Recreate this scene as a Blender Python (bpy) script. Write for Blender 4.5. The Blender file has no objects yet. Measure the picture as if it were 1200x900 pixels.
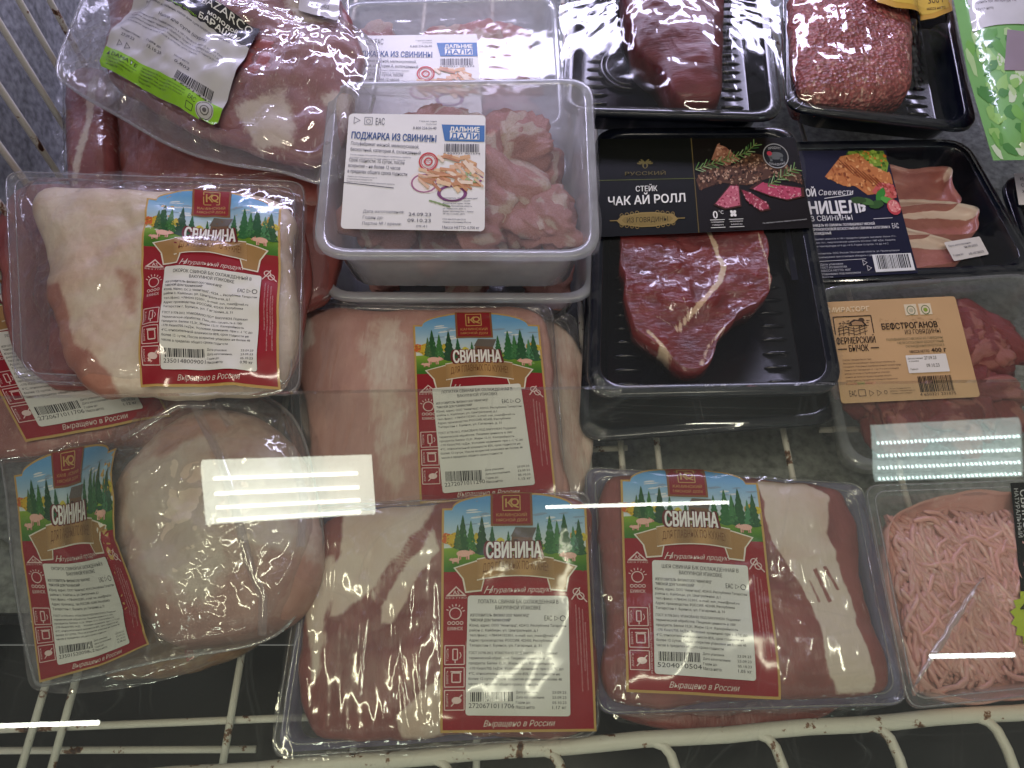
import bpy, math, random
import numpy as np
from mathutils import Vector, Matrix
from mathutils.geometry import tessellate_polygon
R = math.radians
scene = bpy.context.scene
COL = scene.collection

# ------------------------------------------------------------------ camera
CAM_H, PITCH, FPX = 0.573, 31.0, 900.0            # metres above the shelf, degrees from straight down, focal length in photo pixels
cam_d = bpy.data.cameras.new('camera'); cam = bpy.data.objects.new('camera', cam_d); COL.objects.link(cam)
cam.location = (0, 0, CAM_H); cam.rotation_euler = (R(PITCH), 0, 0)
cam_d.sensor_width = 36; cam_d.lens = 36*FPX/1200; cam_d.clip_start = .01; cam_d.clip_end = 60
scene.camera = cam

# ------------------------------------------------------------------ world, lamps, exposure
w = bpy.data.worlds.new('World'); scene.world = w; w.use_nodes = True
bg = w.node_tree.nodes['Background']; bg.inputs[0].default_value = (.90, .88, .84, 1); bg.inputs[1].default_value = .09

def area(name, loc, target, sx, sy, power, col):
    d = bpy.data.lights.new(name, 'AREA'); d.shape = 'RECTANGLE'; d.size = sx; d.size_y = sy; d.energy = power; d.color = col
    o = bpy.data.objects.new(name, d); COL.objects.link(o); o.location = loc
    o.rotation_euler = (Vector(target)-Vector(loc)).to_track_quat('-Z', 'Y').to_euler()
    return o
area('shop_tube', (-.75, -.35, 2.0), (-.1, .2, 0), 1.2, .06, 4.8, (1, .88, .68))
area('shop_tube', (.30, .10, 2.1), (.1, .3, 0), 1.2, .06, 4.8, (1, .91, .76))
area('case_tube', (-.05, 1.16, .41), (0, .40, .05), 1.25, .075, 3.7, (.72, .68, 1.0))

scene.view_settings.view_transform = 'Standard'; scene.view_settings.look = 'None'
scene.view_settings.exposure = 0.86; scene.view_settings.gamma = 1; scene.view_settings.use_curve_mapping = False
scene.render.engine = 'CYCLES'
cy = scene.cycles
cy.max_bounces = 7; cy.diffuse_bounces = 2; cy.glossy_bounces = 3; cy.use_adaptive_sampling = True; cy.adaptive_threshold = .02; cy.transparent_max_bounces = 40
cy.caustics_reflective = False; cy.caustics_refractive = False; cy.sample_clamp_indirect = 3.0; cy.blur_glossy = .3
cy.use_denoising = True

# ------------------------------------------------------------------ pixels of the photograph -> rays -> planes
CP, SP = math.cos(R(PITCH)), math.sin(R(PITCH))
def ray(u, v):
    a, b = (u-600)/FPX, (450-v)/FPX
    return Vector((a, b*CP+SP, b*SP-CP))          # rotated camera ray (x right, y into the case, z up)
def px(u, v, z=0.0):
    d = ray(u, v); t = (z-CAM_H)/d.z
    return Vector((0, 0, CAM_H))+d*t

# ------------------------------------------------------------------ numpy noise
_tab = np.random.RandomState(7).rand(256, 256)
def vnoise(x, y, seed=0):
    x = np.asarray(x, float)+seed*17.31; y = np.asarray(y, float)+seed*9.77
    xi = np.floor(x).astype(int); yi = np.floor(y).astype(int); fx = x-xi; fy = y-yi
    fx = fx*fx*(3-2*fx); fy = fy*fy*(3-2*fy)
    g = lambda i, j: _tab[i % 256, j % 256]
    return (g(xi, yi)*(1-fx)+g(xi+1, yi)*fx)*(1-fy)+(g(xi, yi+1)*(1-fx)+g(xi+1, yi+1)*fx)*fy
def fbm(x, y, seed=0, oct=4):
    s = 0; a = .5
    for k in range(oct):
        s = s+a*vnoise(x*2**k, y*2**k, seed+k*3); a *= .5
    return s
def ridge(x, y, seed=0, oct=3):
    s = 0; a = .6
    for k in range(oct):
        s = s+a*(1-np.abs(2*vnoise(x*2**k, y*2**k, seed+k*5)-1))**3; a *= .5
    return s
def sst(e0, e1, x):
    t = np.clip((x-e0)/(e1-e0), 0, 1); return t*t*(3-2*t)

def lin(h):
    if isinstance(h, str):
        h = h.lstrip('#'); c = [int(h[i:i+2], 16)/255 for i in (0, 2, 4)]
    else: c = h
    return tuple(x/12.92 if x <= .04045 else ((x+.055)/1.055)**2.4 for x in c)

# ------------------------------------------------------------------ objects
def mesh_obj(name, verts, faces, mat, parent=None, smooth=True, attrs=None, colors=None):
    me = bpy.data.meshes.new(name); me.from_pydata([tuple(v) for v in verts], [], [tuple(f) for f in faces])
    if smooth: me.polygons.foreach_set('use_smooth', [True]*len(me.polygons))
    for k, arr in (attrs or {}).items():
        a = me.attributes.new(k, 'FLOAT', 'POINT'); a.data.foreach_set('value', np.asarray(arr, dtype=np.float32))
    if colors is not None:
        a = me.attributes.new('Col', 'FLOAT_COLOR', 'POINT'); a.data.foreach_set('color', np.asarray(colors, dtype=np.float32).ravel())
    if mat: me.materials.append(mat)
    me.update()
    o = bpy.data.objects.new(name, me); COL.objects.link(o); o.parent = parent
    return o
def share(src, name, parent, loc, rotz=0, scale=(1, 1, 1)):
    o = bpy.data.objects.new(name, src.data); COL.objects.link(o); o.parent = parent
    o.location = loc; o.rotation_euler = (0, 0, rotz); o.scale = scale
    return o
def tag(o, label, cat, group=None):
    o['label'] = label; o['category'] = cat
    if group: o['group'] = group
    return o
def empty(name, label, cat, group=None):
    o = bpy.data.objects.new(name, None); COL.objects.link(o); o.empty_display_size = .02
    return tag(o, label, cat, group)

def tube(pts, r, seg=10):
    pts = [Vector(p) for p in pts]; V = []; F = []
    rr = r if isinstance(r, (list, tuple)) else [r]*len(pts)
    up = None
    for i, p in enumerate(pts):
        d = (pts[min(i+1, len(pts)-1)]-pts[max(i-1, 0)]).normalized()
        if up is None: up = d.orthogonal().normalized()
        up = (up-d*up.dot(d)).normalized(); s = d.cross(up)
        for k in range(seg):
            a = 2*math.pi*k/seg; V.append(p+(up*math.cos(a)+s*math.sin(a))*rr[i])
    for i in range(len(pts)-1):
        for k in range(seg):
            F.append((i*seg+k, i*seg+(k+1) % seg, (i+1)*seg+(k+1) % seg, (i+1)*seg+k))
    F.append(tuple(range(seg))[::-1]); F.append(tuple((len(pts)-1)*seg+k for k in range(seg)))
    return V, F
def box(x0, y0, z0, x1, y1, z1):
    V = [(x, y, z) for z in (z0, z1) for y in (y0, y1) for x in (x0, x1)]
    F = [(0, 2, 3, 1), (4, 5, 7, 6), (0, 1, 5, 4), (2, 6, 7, 3), (0, 4, 6, 2), (1, 3, 7, 5)]
    return V, F

# ------------------------------------------------------------------ materials
def newmat(name):
    m = bpy.data.materials.new(name); m.use_nodes = True; nt = m.node_tree; nt.nodes.clear()
    out = nt.nodes.new('ShaderNodeOutputMaterial')
    def N(t, **kw):
        n = nt.nodes.new(t)
        for k, v in kw.items():
            if k.startswith('i_'):
                key = k[2:].replace('_', ' '); n.inputs[key].default_value = v
            else: setattr(n, k, v)
        return n
    L = nt.links.new
    return m, out, N, L
def math_n(N, L, op, a, b=None, clamp=False):
    n = N('ShaderNodeMath', operation=op, use_clamp=clamp)
    for i, x in enumerate((a, b)):
        if x is None: continue
        if isinstance(x, (int, float)): n.inputs[i].default_value = x
        else: L(x, n.inputs[i])
    return n.outputs[0]
def noise_n(N, L, vec, scale, detail=3, rough=.5, typ='FBM', dist=0):
    n = N('ShaderNodeTexNoise'); n.noise_type = typ
    if hasattr(n, 'normalize'): n.normalize = True
    n.inputs['Scale'].default_value = scale; n.inputs['Detail'].default_value = detail
    n.inputs['Roughness'].default_value = rough; n.inputs['Distortion'].default_value = dist
    L(vec, n.inputs['Vector']); return n.outputs[0]
def ramp_n(N, L, fac, stops):
    r = N('ShaderNodeValToRGB'); e = r.color_ramp.elements
    while len(e) < len(stops): e.new(.5)
    for el, (p, c) in zip(e, stops): el.position = p; el.color = (*c[:3], 1)
    L(fac, r.inputs[0]); return r.outputs[0]
def mapped(N, L, scale=(1, 1, 1), rot=(0, 0, 0), loc=(0, 0, 0)):
    tc = N('ShaderNodeTexCoord'); mp = N('ShaderNodeMapping')
    mp.inputs['Scale'].default_value = scale; mp.inputs['Rotation'].default_value = rot; mp.inputs['Location'].default_value = loc
    L(tc.outputs['Object'], mp.inputs[0]); return mp.outputs[0]

def schlick(N, L, f0, normal=None):
    """mirror share of a thin clear sheet, the same from both sides"""
    g = N('ShaderNodeNewGeometry'); d = N('ShaderNodeVectorMath', operation='DOT_PRODUCT')
    L(g.outputs['Incoming'], d.inputs[0]); L(normal or g.outputs['Normal'], d.inputs[1])
    c = math_n(N, L, 'SUBTRACT', 1, math_n(N, L, 'ABSOLUTE', d.outputs['Value']), True)
    return math_n(N, L, 'ADD', f0, math_n(N, L, 'MULTIPLY', math_n(N, L, 'POWER', c, 5), 1-f0))
def film_mat(name, wr=.0015, wscale=45, rough=.06, haze=0.0, hazecol=(.8, .82, .86), base=.0, tint=(1, 1, 1), fres=1.5, stretch=(1, 1, 1), rot=0, crumple=False):
    """clear plastic: see-through, mirror-like at grazing angles, wrinkled by ridged relief; haze is the milky body colour of the plastic"""
    m, out, N, L = newmat(name)
    vec = mapped(N, L, stretch, (0, 0, rot))
    va = mapped(N, L, (1.3, .22, 1), (0, 0, rot+.7)); vb = mapped(N, L, (1.3, .25, 1), (0, 0, rot-.6), (3, 1, 0))
    h = math_n(N, L, 'ADD', noise_n(N, L, va, wscale, 2.5, .55, 'RIDGED_MULTIFRACTAL', .5), noise_n(N, L, vb, wscale*1.2, 2.5, .55, 'RIDGED_MULTIFRACTAL', .5))
    h2 = noise_n(N, L, vec, wscale*.35, 3, .55)
    hh = math_n(N, L, 'ADD', math_n(N, L, 'MULTIPLY', h, .50), math_n(N, L, 'MULTIPLY', h2, .55))
    b = N('ShaderNodeBump'); b.inputs['Strength'].default_value = 1; b.inputs['Distance'].default_value = wr
    L(hh, b.inputs['Height'])
    if crumple: L(N('ShaderNodeAttribute', attribute_name='crumple').outputs['Fac'], b.inputs['Strength'])
    fac = math_n(N, L, 'ADD', schlick(N, L, .042, b.outputs[0]), base, True)
    tr = N('ShaderNodeBsdfTransparent'); tr.inputs[0].default_value = (*tint, 1)
    gl = N('ShaderNodeBsdfAnisotropic' if False else 'ShaderNodeBsdfGlossy'); gl.inputs['Roughness'].default_value = rough
    gl.inputs['Color'].default_value = (1, 1, 1, 1); L(b.outputs[0], gl.inputs['Normal'])
    body = tr.outputs[0]
    if haze > 0:
        df = N('ShaderNodeBsdfDiffuse'); df.inputs[0].default_value = (*hazecol, 1)
        tl = N('ShaderNodeBsdfTranslucent'); tl.inputs[0].default_value = (*hazecol, 1)
        mm = N('ShaderNodeMixShader'); mm.inputs[0].default_value = .4; L(df.outputs[0], mm.inputs[1]); L(tl.outputs[0], mm.inputs[2])
        n3 = noise_n(N, L, vec, 30, 3)
        hz = math_n(N, L, 'MULTIPLY', math_n(N, L, 'ADD', n3, .5), haze, True)
        m2 = N('ShaderNodeMixShader'); L(hz, m2.inputs[0]); L(tr.outputs[0], m2.inputs[1]); L(mm.outputs[0], m2.inputs[2]); body = m2.outputs[0]
    mx = N('ShaderNodeMixShader'); L(fac, mx.inputs[0]); L(body, mx.inputs[1]); L(gl.outputs[0], mx.inputs[2])
    L(mx.outputs[0], out.inputs[0]); return m

def meat_mat(name, red, dark, fat, gran=0, marble=.35, fibre=(1, 1, 1), frot=0, rough=.32, bump=.0006, grain_scale=260, cling=0):
    """flesh: 'fat' attribute says where the fat lies; marbling, fibre and blotches are procedural"""
    m, out, N, L = newmat(name)
    at = N('ShaderNodeAttribute', attribute_name='fat')
    vec = mapped(N, L); vf = mapped(N, L, fibre, (0, 0, frot))
    n1 = noise_n(N, L, vf, 60, 5, .6); n2 = noise_n(N, L, vf, 240, 3, .6); n3 = noise_n(N, L, vec, 22, 3)
    fac = math_n(N, L, 'ADD', at.outputs['Fac'], math_n(N, L, 'MULTIPLY', math_n(N, L, 'SUBTRACT', n1, .5), marble))
    fac = math_n(N, L, 'ADD', fac, math_n(N, L, 'MULTIPLY', math_n(N, L, 'SUBTRACT', n2, .5), marble*.5))
    sm = N('ShaderNodeMapRange', interpolation_type='SMOOTHSTEP'); sm.inputs[1].default_value = .30; sm.inputs[2].default_value = .72
    fl = N('ShaderNodeMapRange', interpolation_type='SMOOTHSTEP'); fl.inputs[1].default_value = .56; fl.inputs[2].default_value = .74; fl.inputs[4].default_value = marble*.55
    L(noise_n(N, L, mapped(N, L, tuple(2.2*f if i == 0 else .8*f for i, f in enumerate(fibre)), (0, 0, frot+.4)), 130, 4, .6, 'FBM', .6), fl.inputs[0])
    L(math_n(N, L, 'ADD', fac, fl.outputs[0]), sm.inputs[0])
    c_red = ramp_n(N, L, math_n(N, L, 'ADD', math_n(N, L, 'MULTIPLY', n3, .6), math_n(N, L, 'MULTIPLY', n1, .4)), [(.36, dark), (.60, red)])
    fat2 = tuple(min(1, f*g) for f, g in zip(fat, (.86, .72, .66)))
    c_fat = ramp_n(N, L, n3, [(.30, fat2), (.55, fat)])
    mx = N('ShaderNodeMix', data_type='RGBA'); L(sm.outputs[0], mx.inputs[0]); L(c_red, mx.inputs[6]); L(c_fat, mx.inputs[7])
    p = N('ShaderNodeBsdfPrincipled'); p.inputs['Roughness'].default_value = rough
    p.inputs['Subsurface Weight'].default_value = .0
    col = mx.outputs[2]
    if gran:
        vo = N('ShaderNodeTexVoronoi'); vo.inputs['Scale'].default_value = grain_scale; L(vec, vo.inputs['Vector'])
        g = ramp_n(N, L, noise_n(N, L, vec, grain_scale*.8, 2, .7), [(.42, (1, 1, 1)), (.60, (1.7, 1.5, 1.45))])
        mg = N('ShaderNodeMix', data_type='RGBA', blend_type='MULTIPLY'); mg.inputs[0].default_value = gran; L(col, mg.inputs[6]); L(g, mg.inputs[7]); col = mg.outputs[2]
        hb = vo.outputs['Distance']
    else: hb = math_n(N, L, 'ADD', n1, math_n(N, L, 'MULTIPLY', n2, .4))
    L(col, p.inputs['Base Color'])
    b = N('ShaderNodeBump'); b.inputs['Distance'].default_value = bump; L(hb, b.inputs['Height']); L(b.outputs[0], p.inputs['Normal'])
    if cling:                                                    # film stuck to the wet surface
        va = mapped(N, L, (1.3, .22, 1), (0, 0, .7)); vb = mapped(N, L, (1.3, .25, 1), (0, 0, -.6), (3, 1, 0))
        hc = math_n(N, L, 'ADD', noise_n(N, L, va, 70, 2.5, .55, 'RIDGED_MULTIFRACTAL', .5), noise_n(N, L, vb, 85, 2.5, .55, 'RIDGED_MULTIFRACTAL', .5))
        b2 = N('ShaderNodeBump'); b2.inputs['Distance'].default_value = cling; L(hc, b2.inputs['Height']); L(b2.outputs[0], p.inputs['Coat Normal'])
        p.inputs['Coat Weight'].default_value = .9; p.inputs['Coat Roughness'].default_value = .10
    L(p.outputs[0], out.inputs[0]); return m

def plain_mat(name, col, rough=.5, metal=0, noise=.15, nscale=40, bump=0, coat=0, emit=None, estr=0):
    m, out, N, L = newmat(name); vec = mapped(N, L)
    n = noise_n(N, L, vec, nscale, 4)
    c = ramp_n(N, L, n, [(.3, tuple(x*(1-noise) for x in col)), (.7, tuple(min(1, x*(1+noise)) for x in col))])
    p = N('ShaderNodeBsdfPrincipled'); L(c, p.inputs['Base Color']); p.inputs['Roughness'].default_value = rough; p.inputs['Metallic'].default_value = metal
    p.inputs['Coat Weight'].default_value = coat; p.inputs['Coat Roughness'].default_value = .08
    if bump:
        b = N('ShaderNodeBump'); b.inputs['Distance'].default_value = bump; L(n, b.inputs['Height']); L(b.outputs[0], p.inputs['Normal'])
    if emit: p.inputs['Emission Color'].default_value = (*emit, 1); p.inputs['Emission Strength'].default_value = estr
    L(p.outputs[0], out.inputs[0]); return m

def print_mat(name, coat=.9, wr=.0012, wscale=35, crough=.10, rough=.5, spec=.3):
    """printed paper under a clear laminate with the film's wrinkles in the laminate"""
    m, out, N, L = newmat(name)
    at = N('ShaderNodeAttribute', attribute_name='Col'); vec = mapped(N, L)
    h = noise_n(N, L, vec, wscale, 2.5, .5, 'RIDGED_MULTIFRACTAL', .4); h2 = noise_n(N, L, vec, wscale*.4, 2)
    hh = math_n(N, L, 'ADD', math_n(N, L, 'MULTIPLY', h, .5), math_n(N, L, 'MULTIPLY', h2, 1.5))
    b = N('ShaderNodeBump'); b.inputs['Distance'].default_value = wr; L(hh, b.inputs['Height'])
    g = ramp_n(N, L, noise_n(N, L, vec, 25, 4), [(.3, (.90, .90, .90)), (.7, (1, 1, 1))])
    mg = N('ShaderNodeMix', data_type='RGBA', blend_type='MULTIPLY'); mg.inputs[0].default_value = 1; L(at.outputs['Color'], mg.inputs[6]); L(g, mg.inputs[7])
    p = N('ShaderNodeBsdfPrincipled'); L(mg.outputs[2], p.inputs['Base Color']); p.inputs['Roughness'].default_value = rough
    p.inputs['Specular IOR Level'].default_value = spec
    p.inputs['Coat Weight'].default_value = coat; p.inputs['Coat Roughness'].default_value = crough; L(b.outputs[0], p.inputs['Coat Normal'])
    L(p.outputs[0], out.inputs[0]); return m

M = {}
M['film_vac'] = film_mat('vacuum film', .0034, 60, .10, haze=.035, base=.045)
M['film_bag'] = film_mat('bag film', .0060, 34, .10, haze=.16, hazecol=(.70, .64, .66), base=.06)
M['film_tub'] = film_mat('tub lid film', .0010, 18, .06, haze=.10, hazecol=(.74, .74, .84), base=.01)
M['film_mince'] = film_mat('mince lid film', .0014, 26, .06, haze=.05, base=.02)
M['film_lamb'] = film_mat('shrink film', .0075, 30, .10, haze=.19, hazecol=(.76, .72, .82), base=.09)
M['film_flat'] = film_mat('lid film', .0012, 22, .06, haze=.010, base=.01)
M['film_skin'] = film_mat('skin film', .0034, 60, .08, haze=.0, base=.03, crumple=True)
M['clear_tray'] = film_mat('clear tray plastic', .0020, 90, .10, haze=.20, hazecol=(.62, .62, .68), base=.03)
M['violet_reflection'] = film_mat('tray plastic with painted violet reflection', .0015, 60, .10, haze=.62, hazecol=(.26, .22, .60), base=.03)  # purple light reflected in the clear trays, painted in as haze colour
M['milky'] = film_mat('milky polypropylene', .0006, 30, .14, haze=.55, hazecol=(.72, .74, .82), base=.03)
M['milky2'] = film_mat('clear polypropylene', .0006, 30, .12, haze=.18, hazecol=(.66, .68, .70), base=.03)
M['black_tray'] = plain_mat('black tray plastic', (.0035, .005, .012), .20, noise=.1, coat=.3)
M['ink'] = print_mat('laminated print')
M['ink_matt'] = print_mat('printed sticker', coat=.25, wr=.0006, wscale=20, crough=.25)
M['ink_sleeve'] = print_mat('printed sleeve', coat=.12, wr=.0004, wscale=12, crough=.12, spec=.08)
M['ink_lamb'] = print_mat('wrinkled print', coat=1.0, wr=.0045, wscale=24, crough=.10)
M['pork'] = meat_mat('pork', (.46, .185, .15), (.31, .10, .085), (.80, .66, .58), marble=.5)
M['pork_dark'] = meat_mat('dark pork', (.36, .105, .095), (.215, .050, .046), (.82, .67, .58), fibre=(1.6, .5, 1), frot=.5, marble=.34)
M['pork_pale'] = meat_mat('pale pork', (.64, .37, .315), (.52, .265, .23), (.80, .68, .60), marble=.42, fibre=(1.6, .4, 1))
M['pork_fatty'] = meat_mat('pork fat', (.56, .28, .21), (.40, .155, .115), (.82, .69, .56), marble=.22)
M['pork_yellow'] = meat_mat('yellow pork', (.35, .14, .09), (.22, .07, .05), (.52, .34, .17))
M['joint'] = meat_mat('pork joint', (.60, .34, .29), (.46, .21, .175), (.80, .66, .58), marble=.22)
M['chunk'] = meat_mat('pork chunk', (.72, .40, .385), (.58, .26, .25), (.84, .68, .62), marble=.6, rough=.24, bump=.0012)
M['beef'] = meat_mat('beef', (.235, .026, .026), (.115, .011, .012), (.70, .53, .38), marble=.55, fibre=(.6, 1.6, 1), rough=.24, bump=.0014, cling=.0030)
M['beef_strip'] = meat_mat('beef strips', (.30, .055, .05), (.18, .026, .026), (.42, .15, .12), marble=.35)
M['fillet'] = meat_mat('beef fillet', (.17, .030, .035), (.09, .016, .02), (.52, .34, .26), marble=.35, fibre=(.5, 2.0, 1), frot=.6)
M['burger'] = meat_mat('ground beef', (.30, .085, .085), (.20, .045, .045), (.55, .36, .30), gran=.8, marble=.9, bump=.0022, rough=.35)
M['mince'] = meat_mat('minced pork', (.78, .42, .385), (.70, .33, .30), (.86, .60, .55), marble=.7, bump=.0005)
M['lamb'] = meat_mat('lamb', (.34, .105, .11), (.20, .045, .05), (.74, .62, .58), marble=.55)
M['steel'] = plain_mat('galvanised sheet', (.30, .305, .33), .50, .25, .45, 150, .0003)
M['floor'] = plain_mat('case floor sheet', (.34, .36, .345), .5, .2, .4, 150, .0003)
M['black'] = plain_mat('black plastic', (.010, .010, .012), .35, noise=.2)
M['housing'] = plain_mat('lamp diffuser', (.8, .8, .78), .6, emit=(.95, 1, .85), estr=5.2)
M['housing_cool'] = plain_mat('lamp reflector', (.8, .8, .8), .6, emit=(.8, 1, .95), estr=2.2)

def wire_paint():
    m, out, N, L = newmat('white wire coating with rust'); vec = mapped(N, L)
    n = noise_n(N, L, vec, 55, 5, .65); n2 = noise_n(N, L, vec, 160, 3)
    s = math_n(N, L, 'ADD', n, math_n(N, L, 'MULTIPLY', n2, .25))
    c = ramp_n(N, L, s, [(.0, (.84, .81, .75)), (.72, (.78, .74, .67)), (.75, (.26, .12, .06)), (.80, (.07, .03, .02))])
    p = N('ShaderNodeBsdfPrincipled'); L(c, p.inputs['Base Color']); p.inputs['Roughness'].default_value = .42
    b = N('ShaderNodeBump'); b.inputs['Distance'].default_value = .0006; L(n, b.inputs['Height']); L(b.outputs[0], p.inputs['Normal'])
    L(p.outputs[0], out.inputs[0]); return m
M['wire'] = wire_paint()

def glass_mat():
    m, out, N, L = newmat('scratched front glass'); vec = mapped(N, L)
    lines = None
    for k, (sc, st, rt) in enumerate((( 9, (1, 1, 1), 0), (7, (.35, 1.3, 1), .5), (8, (1.2, .3, 1), -.3))):
        v2 = mapped(N, L, st, (0, 0, rt), (k*3.1, 0, 0)); n = noise_n(N, L, v2, sc, 1.5, .4)
        a = math_n(N, L, 'ABSOLUTE', math_n(N, L, 'SUBTRACT', n, .5))
        l = math_n(N, L, 'SUBTRACT', 1, math_n(N, L, 'DIVIDE', a, .0022), True)
        lines = l if lines is None else math_n(N, L, 'MAXIMUM', lines, l)
    patch = noise_n(N, L, vec, 14, 3)
    lines = math_n(N, L, 'MULTIPLY', lines, math_n(N, L, 'MULTIPLY', patch, .08))
    dust = math_n(N, L, 'ADD', math_n(N, L, 'MULTIPLY', patch, .034), lines)
    df = N('ShaderNodeBsdfDiffuse'); df.inputs[0].default_value = (.72, .80, .72, 1)
    tl = N('ShaderNodeBsdfTranslucent'); tl.inputs[0].default_value = (.72, .80, .72, 1)
    dd = N('ShaderNodeMixShader'); dd.inputs[0].default_value = .5; L(df.outputs[0], dd.inputs[1]); L(tl.outputs[0], dd.inputs[2])
    tr = N('ShaderNodeBsdfTransparent'); tr.inputs[0].default_value = (.965, .985, .955, 1)
    mx = N('ShaderNodeMixShader'); L(dust, mx.inputs[0]); L(tr.outputs[0], mx.inputs[1]); L(dd.outputs[0], mx.inputs[2])
    gl = N('ShaderNodeBsdfGlossy'); gl.inputs['Roughness'].default_value = .004
    m2 = N('ShaderNodeMixShader'); L(schlick(N, L, .042), m2.inputs[0]); L(mx.outputs[0], m2.inputs[1]); L(gl.outputs[0], m2.inputs[2])
    L(m2.outputs[0], out.inputs[0]); return m
M['glass'] = glass_mat()
def emit_mat(name, col, s):
    m, out, N, L = newmat(name); e = N('ShaderNodeEmission'); e.inputs[0].default_value = (*col, 1); e.inputs[1].default_value = s
    L(e.outputs[0], out.inputs[0]); return m
M['tube_warm'] = emit_mat('warm tube glow', (1, 1, .90), 14)
M['tube_cool'] = emit_mat('cool tube glow', (.80, 1, 1), 16)

# ------------------------------------------------------------------ lettering and print
_tx = {}
def text_tris(s):
    if s in _tx: return _tx[s]
    c = bpy.data.curves.new('glyphs', 'FONT'); c.body = s.replace('Ф', 'О').replace('ф', 'о'); c.resolution_u = 2; c.fill_mode = 'FRONT'
    c.size = 1/.727
    o = bpy.data.objects.new('glyphs', c); me = bpy.data.meshes.new_from_object(o)
    V = np.array([v.co[:2] for v in me.vertices]).reshape(-1, 2); F = []
    for p in me.polygons:
        vs = list(p.vertices)
        for k in range(1, len(vs)-1): F.append((vs[0], vs[k], vs[k+1]))
    bpy.data.objects.remove(o); bpy.data.curves.remove(c); bpy.data.meshes.remove(me)
    if len(V): V[:, 0] -= V[:, 0].min()
    for ch, rep_, wd, y0, y1 in (('Ф', 'О', .84, -.06, 1.06), ('ф', 'о', .66, -.25, 1.0)):       # the letter is a ring with an upright bar
        for i, g in enumerate(s):
            if g == ch:
                head = text_tris(s[:i].replace(ch, rep_)+rep_)[0]; x = head[:, 0].max()-text_tris(rep_)[0][:, 0].max()/2; k = len(V)
                V = np.concatenate([V, [(x-.065, y0), (x+.065, y0), (x+.065, y1), (x-.065, y1)]]); F = F+[(k, k+1, k+2), (k, k+2, k+3)]
    _tx[s] = (V, F); return _tx[s]

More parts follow.
